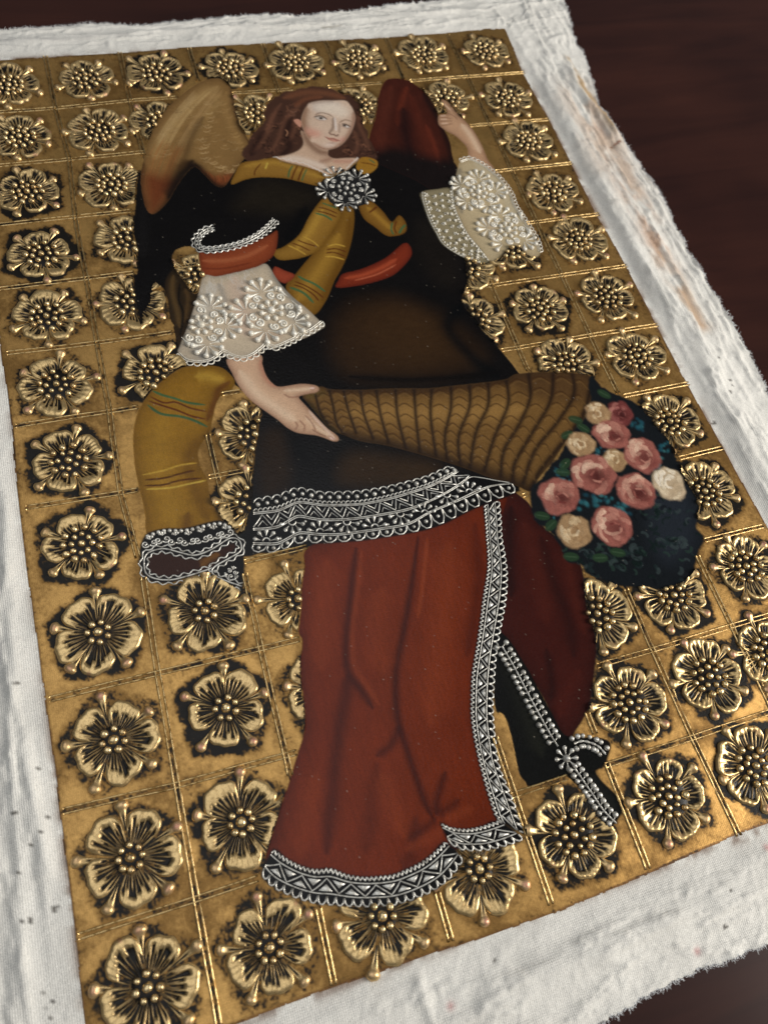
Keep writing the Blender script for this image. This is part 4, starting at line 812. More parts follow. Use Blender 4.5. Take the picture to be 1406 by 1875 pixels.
for q, a in (("1635,3040", 0.1), ("1660,3392", 0.6)): blob(M(q)[0], 1.7, 0.9, (226, 196, 180), 0.9, a, m, 4)
for pts in ("1624,3030 1641,3029 1651,3043 1635,3051 1620,3045", "1639,3373 1656,3380 1670,3402"): stroke(M(pts), 0.28, (150, 100, 84), 0.7, None, m)
SL_L = M("1186,2111 1263,2128 1392,2114 1513,2094 1585,2083 1622,2224 1673,2347 1749,2473 1802,2576 1820,2613 1786,2636 1687,2677 1580,2698 1509,2717 1467,2726 1438,2696 1409,2723 1351,2748 1272,2753 1197,2727 1175,2694 1136,2727 1067,2741 992,2719 934,2657 959,2590 1022,2472 1067,2373 1126,2248")
m = fill(SL_L, (198, 180, 154), 0.45, 0.97, region='sleeve.001', noise=0.15)
edge_shade(SL_L, m, (112, 110, 106), 2.5, 0.6)
stroke(M("1210,2176 1161,2339 1083,2492"), 4, (192, 186, 174), 0.6, 1.0, m); stroke(M("1365,2159 1353,2373 1342,2580"), 7, (198, 172, 152), 0.7, 1.0, m); stroke(M("1259,2184 1270,2294 1265,2400"), 2.2, (140, 136, 130), 0.6, 1.0, m)
stroke(M("1006,2559 1061,2689 1118,2719"), 4, (112, 114, 116), 0.7, 1.0, m); stroke(M("1614,2419 1699,2562 1754,2614"), 4, (122, 122, 118), 0.7, 1.0, m); stroke(M("1607,2154 1644,2294 1713,2436"), 2.5, (110, 110, 106), 0.6, 1.0, m); stroke(M("1365,2625 1465,2623 1565,2621"), 4, (176, 152, 132), 0.6, 1.0, m)
for k in range(40):
    q = M("1214,2155 1403,2143")[k % 2] + rng.normal(0, 4, 2); stroke(np.array([q, q + [rnd.gauss(0, 1.2), 4], q + [rnd.gauss(0, 2), 8]]), 0.25, (206, 200, 190), 0.35, None, m)
# specks of dust and tiny flecks on the varnish
for k in range(420):
    q = np.array([rnd.uniform(60, 330), rnd.uniform(120, 560)]); blob(q, 0.28, 0.28, (150, 140, 124), rnd.uniform(0.25, 0.8), 0, FIG, 3)

# ---- split the field into the painted areas and the gilded ground
def make_picture():
    ex = 0.9 * (fbm(GX, GY, 14, 91) - 0.5) + 0.5 * (fbm(GX, GY, 3, 92) - 0.5)
    EDGE = [(0, 0, 0)]
    lx = np.interp(ys, grid_line(0, 0)[:, 1], grid_line(0, 0)[:, 0])[:, None]; rx = np.interp(ys, grid_line(0, 8)[:, 1], grid_line(0, 8)[:, 0])[:, None]
    ty = np.interp(xs, grid_line(1, 0)[:, 0], grid_line(1, 0)[:, 1])[None]; by = np.interp(xs, grid_line(1, 12)[:, 0], grid_line(1, 12)[:, 1])[None]
    inside = np.minimum(np.minimum(GX - lx, rx - GX), np.minimum(GY - ty, by - GY)) + ex
    # worn brown rim of the gilding
    rim = sstep(1.1, 0.0, inside + 1.3 * (fbm(GX, GY, 4, 93) - 0.5)) * 0.75
    PIG[:] += (np.array([0.17, 0.08, 0.03], np.float32) - PIG) * rim[..., None]; MET[:] *= 1 - 0.5 * rim
    keep = (inside[:-1, :-1] > 0)
    Z = 0.25 + 0.45 * HGT + 0.10 * (1 - FIG) - 0.12 * sstep(1.5, 0, inside)
    Z = Z + 0.0
    A = RID[:-1, :-1].copy()
    A[~keep] = -1
    idx = np.arange(NV * NU).reshape(NV, NU)
    quads = np.stack([idx[:-1, :-1], idx[1:, :-1], idx[1:, 1:], idx[:-1, 1:]], -1)
    VX = np.stack([(GX - 200) / 1000, (298.9 - GY) / 1000, Z / 1000], -1).reshape(-1, 3)
    pg = np.clip(PIG, 0.002, 1).reshape(-1, 3); fn = np.stack([np.clip(MET, 0, 1).ravel(), np.clip(ROU, 0.08, 1).ravel()], -1)
    for k, nm in enumerate(REGIONS):
        q = quads[A == k]
        if len(q) < 4: continue
        u, inv = np.unique(q.ravel(), return_inverse=True); me = bpy.data.meshes.new(nm)
        me.vertices.add(len(u)); me.vertices.foreach_set('co', VX[u].ravel().astype(np.float32))
        me.loops.add(len(inv)); me.loops.foreach_set('vertex_index', inv.astype(np.int32)); n = len(q)
        me.polygons.add(n); me.polygons.foreach_set('loop_start', np.arange(0, 4 * n, 4, dtype=np.int32)); me.polygons.foreach_set('loop_total', np.full(n, 4, np.int32))
        me.polygons.foreach_set('use_smooth', np.ones(n, bool)); me.update(calc_edges=True); me.validate()
        tag_mesh(me, pg[u], fn[u])
        lab = LABELS.get(nm); base = nm.split('.')[0]
        o = link(base, me, ROOT, MAT_PAINT)
        if lab: o['label'] = lab
LABELS = {'gold_ground': 'antiqued gold leaf ground ruled into squares', 'wing': 'tan feathered wing with rust tips', 'wing.red': 'dark red wing', 'tunic': 'painted black brown tunic', 'skirt': 'painted rust red skirt',
          'scarf': 'lower fall of mustard striped scarf', 'hair': 'painted brown hair', 'face': 'painted pale face', 'underskirt': 'dark red underskirt', 'cornucopia': 'brown ribbed horn of plenty', 'foliage': 'dark blue green leaves around the roses'}
make_picture()
def covered(x, y):
    """is this spot of the picture hidden by the painted figure?"""
    i = int(np.clip(np.searchsorted(ys, y), 0, NV - 1)); j = int(np.clip(np.searchsorted(xs, x), 0, NU - 1)); return FIG[i, j] > 0.5
def covered_arr(x, y):
    i = np.clip(np.searchsorted(ys, y), 0, NV - 1); j = np.clip(np.searchsorted(xs, x), 0, NU - 1); return FIG[i, j] > 0.5

# ---------------------------------------------------------------- raised gilded flowers
def petal_arrays(seed, thin):
    """thin: narrow raised rim round a blackened bowl; otherwise a broad gilded lip with shorter cuts"""
    r = random.Random(seed); NA, NS = 53, 20
    A = math.radians(34.0 + r.uniform(-2.5, 2.5)); a = np.linspace(-A, A, NA)[:, None]; s = (np.linspace(0, 1, NS) ** 0.85)[None]
    un = np.abs(a / A); k1, k2 = r.uniform(-0.06, 0.06), r.uniform(0, 6)
    rim = R_FL * (0.655 + 0.345 * np.sqrt(np.clip(1 - un ** 2.4, 0, 1)) + k1 * (a / A) + r.uniform(0.015, 0.04) * np.sin(r.choice([3, 4, 5]) * a / A + k2) + 0.012 * np.sin(11 * a / A + 2 * k2))
    r0 = R_FL * 0.22; rad = r0 + (rim - r0) * s
    ang = a * (1 + 0.08 * (1 - s)) + r.uniform(-0.06, 0.06) * s
    X = rad * np.cos(ang); Y = rad * np.sin(ang)
    lip = 0.84 if thin else 0.74
    prof = (0.35 + 1.75 * s ** 2.8) if thin else (0.45 + 1.55 * s ** 1.5)
    over = np.clip((s - lip) / (1 - lip), 0, 1); prof = prof * np.sqrt(np.clip(1 - over ** 2.2, 0, 1))
    edge = sstep(0.80, 0.93, un) * sstep(0.3, 0.6, s) * (1 - over)
    Z = (prof + (0.5 * edge if thin else 0)) * (1 - un ** 9)
    n = r.randint(8, 10) if thin else r.randint(7, 9); g = np.zeros((NA, NS))
    for k in range(n):
        c = A * (-0.92 + 1.84 * (k + 0.5 + r.uniform(-0.22, 0.22)) / n)
        e = (r.uniform(0.74, 0.88) if thin else r.uniform(0.54, 0.82)) * (1 - 0.12 * abs(c / A)); w = r.uniform(0.040, 0.062) if thin else r.uniform(0.044, 0.070)
        if r.random() < 0.15: e *= 0.75
        st = r.uniform(0.0, 0.16); ww = w * (0.45 + 0.85 * s); cc = c + 0.05 * math.sin(k * 2.1 + seed) * (s - 0.5)
        g = np.maximum(g, sstep(1.08, 0.85, np.abs(a - cc) / ww) * sstep(e + 0.04, e - 0.03, s) * sstep(st - 0.05, st + 0.08, s))
    g2 = np.zeros((NA, NS))
    for k in range(n * 2):                                              # hair-thin scratches towards the heart
        c = A * r.uniform(-0.95, 0.95); e = r.uniform(0.3, 0.66); g2 = np.maximum(g2, sstep(1.4, 0.4, np.abs(a - c) / 0.016) * sstep(e, e - 0.1, s))
    nz = fbm(X + seed * 31, Y, 3.0, 111)
    hb = np.clip(sstep(0.55, 0.10, s + 0.5 * (nz - 0.5)) * np.ones_like(a), 0, 1)
    dark = np.clip(np.maximum(np.maximum(g, 0.8 * g2), hb * r.uniform(0.6, 1.0)), 0, 1)
    dark = np.maximum(dark, 0.95 * sstep(0.955, 0.99, s) * np.ones_like(a)); dark = np.maximum(dark, 0.9 * sstep(0.93, 0.985, un) * np.ones_like(s))
    Z = Z - 0.75 * g * np.minimum(Z, 1) - 0.18 * g2 + 0.09 * np.sin(a / A * n * 3.0 + k2) * sstep(0.35, 0.8, s) * (1 - over) + 0.26 * (fbm(X + seed * 13, Y + 7, 6, 112) - 0.5) * sstep(1.0, 0.9, s)
    wear = fbm(X + seed * 7, Y, 5, 113); grit = fbm(X + seed * 5, Y + 3, 1.3, 116, 2)
    P_ = np.array(GOLD_R)[None, None] * (0.70 + 0.50 * wear)[..., None]
    tarn = np.clip(0.75 * sstep(0.75, 0.25, s + 0.5 * (wear - 0.5)) + 0.5 * sstep(0.60, 0.76, grit + 0.25 * (0.5 - wear)), 0, 1)
    P_ = P_ + (np.array([0.24, 0.135, 0.045]) - P_) * (tarn * 0.75)[..., None]
    P_ = P_ + (np.array([0.52, 0.22, 0.15]) - P_) * (0.55 * sstep(0.70, 0.80, wear) * sstep(0.6, 0.9, s))[..., None]     # red bole rubbed through
    P_ = P_ + (np.array([0.010, 0.008, 0.006]) - P_) * dark[..., None]
    fin = np.stack([0.80 * (1 - dark) * (1 - 0.3 * tarn), 0.28 + 0.12 * wear + 0.08 * tarn - 0.06 * dark], -1)
    i = np.arange(NA - 1)[:, None]; j = np.arange(NS - 1)[None]; b = i * NS + j
    F = np.stack([b, b + NS, b + NS + 1, b + 1], -1).reshape(-1, 4)
    return np.stack([X, Y, Z], -1).reshape(-1, 3), F, P_.reshape(-1, 3), fin.reshape(-1, 2)
def bud_arrays(seed):
    r = random.Random(seed); NL, NK = 17, 11; t = np.linspace(0, 1, NL)[:, None]; L0, L1 = R_FL * 0.52, R_FL * (1.17 + r.uniform(-0.05, 0.05)); br_ = r.uniform(2.6, 3.3)
    sg = 0.62; neck = 0.55 + (br_ * 0.72) * np.clip(t / 0.8, 0, 1) ** 1.6; bulb = np.sqrt(np.clip(1 - ((t - 0.80) / 0.20) ** 2, 0, 1))
    w = np.maximum(neck * 0.95 * (t < 0.82), bulb * br_ * sstep(0.45, 0.72, t)); w = np.maximum(w, 0.05); w = np.where(t >= 0.999, 0.05, w)
    u = np.linspace(-1, 1, NK)[None]; X = L0 + (L1 - L0) * t + 0 * u; Y = w * u + 0.5 * r.uniform(-1, 1) * (1 - t) ** 2
    h = np.maximum(0.62 * neck * (1 - sstep(0.85, 1.0, t)), bulb * br_ * 0.72 * sstep(0.45, 0.75, t)); Z = h * np.sqrt(np.clip(1 - u ** 2, 0, 1)) + 0 * t
    slit = sstep(0.55, 0.2, np.abs(u)) * sstep(0.62 + r.uniform(-0.1, 0.14), 0.45, t) * sstep(0.0, 0.06, t); Z = Z - 0.55 * slit * np.minimum(Z, 0.9)
    dark = np.clip(slit + 0.9 * sstep(0.35, 0.0, t), 0, 1); wear = fbm(X + seed * 9, Y, 3, 114)
    P_ = np.array(GOLD_R)[None, None] * (0.82 + 0.3 * wear)[..., None]
    bole = r.choice([0, 0.25, 0.6, 0.85]) * np.exp(-((t - 0.80) / 0.15) ** 2 - ((u - r.uniform(-0.5, 0.3)) / 0.55) ** 2)
    P_ = P_ + (np.array([0.50, 0.21, 0.17]) - P_) * bole[..., None]; P_ = P_ + (np.array([0.010, 0.008, 0.006]) - P_) * dark[..., None]
    fin = np.stack([0.82 * (1 - dark) * (1 - 0.55 * bole), 0.30 + 0.12 * wear + 0 * dark], -1)
    i = np.arange(NL - 1)[:, None]; j = np.arange(NK - 1)[None]; b = i * NK + j
    F = np.stack([b, b + NK, b + NK + 1, b + 1], -1).reshape(-1, 4)
    return np.stack([X, Y, Z], -1).reshape(-1, 3), F, P_.reshape(-1, 3), fin.reshape(-1, 2)
def relief_mesh(name, arr, mask=None):
    V, F, pg, fn = arr
    if mask is not None:
        F = F[~mask[F].any(1)]
        if len(F) < 6: return None
    u, inv = np.unique(F.ravel(), return_inverse=True); V, pg, fn = V[u], pg[u], fn[u]; F = inv.reshape(-1, 4)
    me = bpy.data.meshes.new(name); me.from_pydata((V * [0.001, -0.001, 0.001]).tolist(), [], F[:, ::-1].tolist() if FLIP else F.tolist())
    me.polygons.foreach_set('use_smooth', [True] * len(me.polygons)); me.update(); tag_mesh(me, pg, fn); me.materials.append(MAT_RELIEF)
    return me
FLIP = True
PETALS = [petal_arrays(200 + k, k >= 12) for k in range(28)]; PETAL_ME = [relief_mesh('petal', a) for a in PETALS]
BUDS = [bud_arrays(300 + k) for k in range(8)]; BUD_ME = [relief_mesh('bud', a) for a in BUDS]
def bead_mesh(seed):
    mb = MB(); r = random.Random(seed); mb.dome(0, 0, 1.0, 1.15, 0, 12, 6)
    for i, v in enumerate(mb.v):
        d = 1 + 0.06 * math.sin(3 * v[0] + seed) + 0.05 * math.cos(4 * v[1] + seed); mb.v[i] = (v[0] * d, v[1] * (2 - d), v[2] * (0.96 + 0.08 * r.random()) if v[2] < 1.1 else v[2] * r.uniform(0.86, 1.0))
    me = mb.mesh('bead'); me.materials.append(MAT_BEAD); return me
BEAD_ME = [bead_mesh(k) for k in range(5)]
def heart_mesh(r, seed):
    """blackened boss in the middle of a flower"""
    NR, NA = 8, 26; V = [(0, 0, 0.85)]; F = []
    for i in range(1, NR + 1):
        t = i / NR
        for j in range(NA):
            a = 2 * math.pi * j / NA; q = r * t * (1 + 0.05 * math.sin(5 * a + seed)); V.append((q * math.cos(a), q * math.sin(a), 0.85 * (1 - t ** 3) + 0.05))
    for j in range(NA): F.append((0, 1 + j, 1 + (j + 1) % NA))
    for i in range(NR - 1):
        for j in range(NA): F.append((1 + i * NA + j, 1 + (i + 1) * NA + j, 1 + (i + 1) * NA + (j + 1) % NA, 1 + i * NA + (j + 1) % NA))
    return np.array(V), F
def make_flower(ci, ri, cx, cy, bx, by, rings):
    seed = ci * 13 + ri * 7; r = random.Random(seed); b0 = math.atan2(by - cy, bx - cx)
    sc = r.uniform(0.93, 1.05); z0 = 0.22; fam = list(range(12)) if (rings == 1 or (ci <= 2 and ri >= 3 and r.random() < 0.9)) else list(range(12, 28))
    V, F = heart_mesh(R_FL * (0.34 if rings == 1 else 0.53), seed); cov = covered_arr(cx + V[:, 0], cy + V[:, 1]); F = [f for f in F if not cov[list(f)].any()]
    me = bpy.data.meshes.new('flower')
    me.from_pydata([(v[0] / 1000, -v[1] / 1000, v[2] / 1000) for v in V], [], [f[::-1] for f in F]); me.polygons.foreach_set('use_smooth', [True] * len(me.polygons)); me.update()
    nz = fbm(V[:, 0] + cx, V[:, 1] + cy, 2.5, 115)[:, None]; tag_mesh(me, np.array([[0.012, 0.009, 0.007]]) + 0.05 * np.clip(nz - 0.62, 0, 1) * np.array([[1, 0.6, 0.25]]), np.tile([[0.05, 0.30]], (len(V), 1)))
    me.materials.append(MAT_RELIEF)
    fl = link('flower', me, ROOT, None, (wx(cx), wy(cy), z0 / 1000))
    def put(name, ME, ARR, ang, s, sz=1.0, pick=None):
        k = r.choice(pick) if pick else r.randrange(len(ME)); c, sn = math.cos(ang) * s, math.sin(ang) * s
        A = ARR[k]; X = cx + A[0][:, 0] * c - A[0][:, 1] * sn; Y = cy + A[0][:, 0] * sn + A[0][:, 1] * c
        m = covered_arr(X, Y); me = ME[k]
        if m.any(): me = relief_mesh(name, A, m)
        if me is None: return
        o = link(name, me, fl); o.rotation_euler = (0, 0, -ang); o.scale = (s, s, s * sz)
    for k in range(5):
        put('petal', PETAL_ME, PETALS, b0 + math.radians(36 + 72 * k + r.uniform(-3, 3)), sc * r.uniform(0.90, 1.07), r.uniform(0.8, 1.15), fam)
        put('bud', BUD_ME, BUDS, b0 + math.radians(72 * k + r.uniform(-4, 4) * (k > 0)), sc * r.uniform(0.96, 1.03))
    def bead(x, y, q, z):
        if covered(cx + x, cy + y): return
        o = link('bead', r.choice(BEAD_ME), fl, None, (x / 1000, -y / 1000, z / 1000)); o.scale = (q * r.uniform(0.92, 1.08), q * r.uniform(0.92, 1.08), q * r.uniform(0.9, 1.1)); o.rotation_euler = (r.uniform(-0.15, 0.15), r.uniform(-0.15, 0.15), r.uniform(0, 6.3))
    bead(0, 0, 2.35 if rings == 1 else 1.95, 0.75)
    if rings == 1:
        n = r.choice([7, 8, 8]); o = r.uniform(0, 1)
        for k in range(n): a = o + 2 * math.pi * (k + r.uniform(-0.08, 0.08)) / n; bead(5.0 * math.cos(a), 5.0 * math.sin(a), r.uniform(1.5, 1.9), 0.6)
    else:
        n = r.choice([10, 11, 12]); o = r.uniform(0, 1)
        for k in range(n): a = o + 2 * math.pi * (k + r.uniform(-0.12, 0.12)) / n; q = 9.0 + r.uniform(-0.5, 0.5); bead(q * math.cos(a), q * math.sin(a), r.uniform(1.65, 2.1), 0.45)
        n = r.choice([7, 8]); o = r.uniform(0, 1)
        for k in range(n): a = o + 2 * math.pi * (k + r.uniform(-0.12, 0.12)) / n; q = 5.0 + r.uniform(-0.4, 0.4); bead(q * math.cos(a), q * math.sin(a), r.uniform(1.3, 1.7), 0.7)
for f in FLOWERS: make_flower(*f)

# ---------------------------------------------------------------- ruled double cords between the flowers
def make_cords():
    for ax, n in ((0, range(1, 8)), (1, range(1, 12))):
        for k in n:
            p = resample(smooth(grid_line(ax, k), 2, False), step=1.6)
            if ax == 1 and k == 8: p = p[p[:, 0] > 66]
            cut = covered_arr(p[:, 0], p[:, 1]) | (p[:, 0] < 1.5) | (p[:, 0] > 401) | (p[:, 1] < -4) | (p[:, 1] > 600)
            for sgn in (-1, 1):
                t = np.gradient(p, axis=0); t /= np.hypot(*t.T)[:, None]; nn = np.c_[-t[:, 1], t[:, 0]]
                q = p + nn * sgn * (1.1 + 0.25 * (fbm(p[:, 0] + 50 * k, p[:, 1], 30, 121) - 0.5))[:, None]
                rr = (0.60 if ax == 0 else 0.50) * (0.75 + 0.5 * fbm(p[:, 0] * 2 + 9 * sgn, p[:, 1] * 2 + k, 6, 122))
                rr = rr * np.clip((fbm(p[:, 0] + 200 * sgn, p[:, 1] + 70 * k, 14, 123) - 0.16) * 6, 0.25, 1)
                i = 0
                while i < len(q):
                    if cut[i]: i += 1; continue
                    j = i
                    while j < len(q) and not cut[j]: j += 1
                    if j - i > 2:
                        mb = MB(); mb.tube(q[i:j], rr[i:j], 0.22, 1.15); link('ridge', mb.mesh('ridge', ORG), ROOT, MAT_CORD)
                    i = j
make_cords()

# ---------------------------------------------------------------- silvered trims and lace in raised paste
SB_ME = []
for k in range(3):
    me = BEAD_ME[k].copy(); me.name = 'bead'; me.materials.clear(); me.materials.append(MAT_SILVER); SB_ME.append(me)
IV_ME = []
for k in range(3):
    me = BEAD_ME[k].copy(); me.name = 'bead'; me.materials.clear(); me.materials.append(MAT_IVORY); IV_ME.append(me)
ZP = 0.30
def bead_at(parent, x, y, q, ME=SB_ME, z=ZP):
    o = link('bead', rnd.choice(ME), parent, None, (wx(x), wy(y), z / 1000)); o.scale = (q, q, q * rnd.uniform(0.85, 1.05)); o.rotation_euler = (0, 0, rnd.uniform(0, 6.3)); return o
def strip(a, b, n=240):
    a, b = resample(smooth(a, 4, False), n), resample(smooth(b, 4, False), n)
    mid = (a + b) / 2; L = np.hypot(*np.diff(mid, axis=0).T).sum()
    def at(s, t):
        i = np.clip(np.asarray(s, float), 0, 1) * (n - 1); k = np.minimum(i.astype(int), n - 2); f = (i - k)[..., None]
        pa = a[k] * (1 - f) + a[k + 1] * f; pb = b[k] * (1 - f) + b[k + 1] * f; t = np.asarray(t, float)[..., None] if np.ndim(t) else t
        return pa * (1 - t) + pb * t
    return at, L
def path(at, ss, ts): return at(np.asarray(ss, float), np.asarray(ts, float))
def loops(mb, at, L, pitch, t0, t1, r, bulge=1.0):
    """row of little arches standing on t0, reaching t1"""
    n = max(3, int(L / pitch))
    for k in range(n):
        u = np.linspace(0, math.pi, 6); s = (k + 0.5 - 0.5 * np.cos(u) * 0.98) / n; t = t0 + (t1 - t0) * np.sin(u); mb.tube(path(at, s, t), r, ZP, 1.1, 4)
def zigzag(mb, at, L, pitch, t0, t1, r, fillr=0.0, chev=False):
    n = max(2, int(L / pitch)); pts_s = []; pts_t = []
    for k in range(2 * n + 1): pts_s.append(k / (2 * n)); pts_t.append(t1 if k % 2 == 0 else t0)
    ss = np.interp(np.linspace(0, 2 * n, 2 * n * 3 + 1), range(2 * n + 1), pts_s); tt = np.interp(np.linspace(0, 2 * n, 2 * n * 3 + 1), range(2 * n + 1), pts_t)
    mb.tube(path(at, ss, tt), r, ZP, 1.2, 4)
    for k in range(1, 2 * n):
        s0 = k / (2 * n); up = k % 2 == 1; base = t1 if up else t0; tip = base + (t0 - t1) * (0.50 if up else -0.50)
        ds = 0.26 / n
        if chev: mb.tube(path(at, [s0 - ds, s0, s0 + ds], [base + (tip - base) * 0.1, tip, base + (tip - base) * 0.1]), r * 0.9, ZP, 1.1, 4)
        elif fillr:
            # solid little pyramid
            A, B, C = path(at, [s0 - ds, s0, s0 + ds], [base + (tip - base) * 0.18, base + (tip - base) * 1.15, base + (tip - base) * 0.18]); c = (A + B + C) / 3
            mb.add([(A[0], A[1], ZP), (B[0], B[1], ZP), (C[0], C[1], ZP), (*(A * .5 + c * .5), ZP + .7), (*(B * .5 + c * .5), ZP + .7), (*(C * .5 + c * .5), ZP + .7)],
                   [(0, 1, 4, 3), (1, 2, 5, 4), (2, 0, 3, 5), (3, 4, 5)] if (B[0] - A[0]) * (C[1] - A[1]) - (B[1] - A[1]) * (C[0] - A[0]) > 0 else [(3, 4, 1, 0), (4, 5, 2, 1), (5, 3, 0, 2), (5, 4, 3)])
def daisy(parent, x, y, ang, r, full=False, ME='silver'):
    mb = MB(); n = 5
    if full:
        for k in range(8): a = ang + 2 * math.pi * k / 8; mb.drop(r * 0.35 * math.cos(a), r * 0.35 * math.sin(a), a, r * 0.55, r * 0.24)
        mb.dome(0, 0, r * 0.36, r * 0.45)
    else:
        for k in range(n): a = ang + math.radians(-76 + 38 * k); mb.drop(r * 0.42 * math.cos(a), r * 0.42 * math.sin(a), a, r * 0.42, r * 0.20)
        t = ang + np.linspace(-1.6, 1.6, 8); mb.tube(np.c_[r * 0.28 * np.cos(t), r * 0.28 * np.sin(t)], r * 0.07, 0, 1.2, 4)
    link('daisy', mb.mesh('daisy'), parent, MAT_SILVER, (wx(x), wy(y), ZP / 1000))

# broad hem of the tunic
def tunic_hem():
    mb = MB(); a0, L0 = strip(HEM_A0, HEM_L1); a1, L1 = strip(HEM_L1, HEM_L2); a2, L2 = strip(np.vstack([HEM_L2, M("2429,3814 2501,3851 2580,3887")]), HEM_L3); a3, L3 = strip(HEM_L3, HEM_A4); s = np.linspace(0, 1, 120)
    hem = link('hem_band', None, ROOT) if False else None
    for at, t in ((a1, 0.0), (a1, 0.10), (a1, 1.0), (a2, 0.10), (a3, 0.0), (a2, 0.90)): mb.tube(path(at, s, s * 0 + t), 0.32, ZP, 1.1, 4)
    loops(mb, a0, L0, 4.9, 0.30, 0.02, 0.38); loops(mb, a0, L0, 2.5, 0.98, 0.74, 0.32); zigzag(mb, a1, L1, 9.5, 0.18, 0.92, 0.36, chev=True); loops(mb, a3, L3, 7.6, 0.05, 0.92, 0.42)
    hem = link('hem_band', mb.mesh('hem_band', ORG), ROOT, MAT_SILVER, label='broad silvered lace hem along the black tunic')
    n = int(L0 / 4.9)
    for k in range(n): q = path(a0, [(k + 0.5) / n], [0.47])[0]; bead_at(hem, q[0], q[1], rnd.uniform(1.15, 1.4))
    n = int(L3 / 7.6)
    for k in range(n): q = path(a3, [(k + 0.5) / n], [0.40])[0]; bead_at(hem, q[0], q[1], rnd.uniform(1.0, 1.25))
    n = 9
    for k in range(n):
        u = (k + 0.45) / n * 0.88; up = k % 2 == 0; q = path(a2, [u], [0.80 if up else 0.20])[0]; d = path(a2, [u], [0.1])[0] - path(a2, [u], [0.9])[0]
        ang = math.atan2(d[1], d[0]) + (0 if up else math.pi); w = np.hypot(*d) / 0.8
        daisy(hem, q[0], q[1], ang, min(7.0, w * 0.80))
        q2 = path(a2, [u + 0.5 / n * 0.88], [0.75 if up else 0.3])[0]; bead_at(hem, q2[0], q2[1], 0.75)
tunic_hem()
def zig_band(name, A, B, label, pitch, inner_loops=2.3, outer_loops=3.6):
    at, L = strip(A, B); mb = MB(); s = np.linspace(0, 1, 140)
    for t in (0.24, 0.70): mb.tube(path(at, s, s * 0 + t), 0.32, ZP, 1.1, 4)
    n = int(L / inner_loops); k = np.arange(2 * n + 1); mb.tube(resample(path(at, k / (2 * n), np.where(k % 2, 0.01, 0.16)), len(k) * 3), 0.38, ZP, 1.1, 4)
    zigzag(mb, at, L, pitch, 0.29, 0.66, 0.33, fillr=1.0); loops(mb, at, L, outer_loops, 0.76, 1.0, 0.42)
    return link(name, mb.mesh(name, ORG), ROOT, MAT_SILVER, label=label)
zig_band('skirt_band', VB_L, VB_R, 'upright silvered zigzag band down the skirt opening', 8.2)
zig_band('skirt_band', CB_T, CB_B, 'short silvered zigzag band at the skirt corner', 8.6)
zig_band('skirt_band', BH_T, BH_B, 'curved silvered zigzag band along the skirt bottom', 11.0, 2.2, 3.6)

# lace tail
def lace_tail():
    mb = MB(); loop = M("535,3900 545,3868 573,3847 642,3845 718,3885 784,3917 853,3911 907,3893 979,3865 1018,3881 1028,3915 1015,3950 956,3973 880,3999 853,4023 869,4057 926,4102 985,4140")
    low = M("535,3900 536,3958 575,3997 647,4021 723,4021 805,4014 862,4006")
    for p, r in ((loop, 0.42), (low, 0.42)):
        q = resample(smooth(p, 6, False), step=1.2); mb.tube(q, r, ZP, 1.1, 4)
        for sg, d in ((1, 2.0), (-1, 1.6)):
            t = np.gradient(q, axis=0); t /= np.hypot(*t.T)[:, None]; nn = np.c_[-t[:, 1], t[:, 0]]; k = np.arange(len(q)); mb.tube(q + nn * sg * (d + 0.75 * np.cos(k * 1.45))[:, None], 0.40, ZP, 1.1, 4)
    up, L = strip(M("564,3755 666,3741 771,3762 940,3760 998,3812"), M("539,3842 618,3824 749,3880 872,3884 991,3849")); ss = np.linspace(0, 1, 60)
    for k in range(7):
        u = (k + 0.4) / 7; q = path(up, [u], [0.62])[0]; mb.spiral(q[0] - 1.6, q[1], 2.1, 0.4, 1.2, 1, 0.46, ZP); mb.spiral(q[0] + 2.6, q[1], 2.1, 2.6, 1.2, -1, 0.46, ZP)
        q = path(up, [u], [0.22])[0]
        for j in (-1, 0, 1): mb.drop(q[0], q[1] + 1.2, -math.pi / 2 + 0.75 * j, 1.7, 0.95, ZP)
    for q, a in ((M("949,4058")[0], 0), (M("949,4058")[0], 2.1), (M("949,4058")[0], 4.2)):
        mb.spiral(q[0] + 1.8 * math.cos(a), q[1] + 1.8 * math.sin(a), 1.3, a, 1.2, 1, 0.34, ZP)
        for j in (-1, 0, 1): mb.drop(q[0] + 2 * math.cos(a + 1), q[1] + 2 * math.sin(a + 1), a + 1 + 0.6 * j, 1.5, 0.6, ZP)
    o = link('lace_tail', mb.mesh('lace_tail', ORG), ROOT, MAT_SILVER, label='looped silvered lace end beside the mustard scarf')
    for k in range(16): q = path(up, [(k + 0.5) / 16], [0.08])[0]; bead_at(o, q[0], q[1], 1.15)
lace_tail()

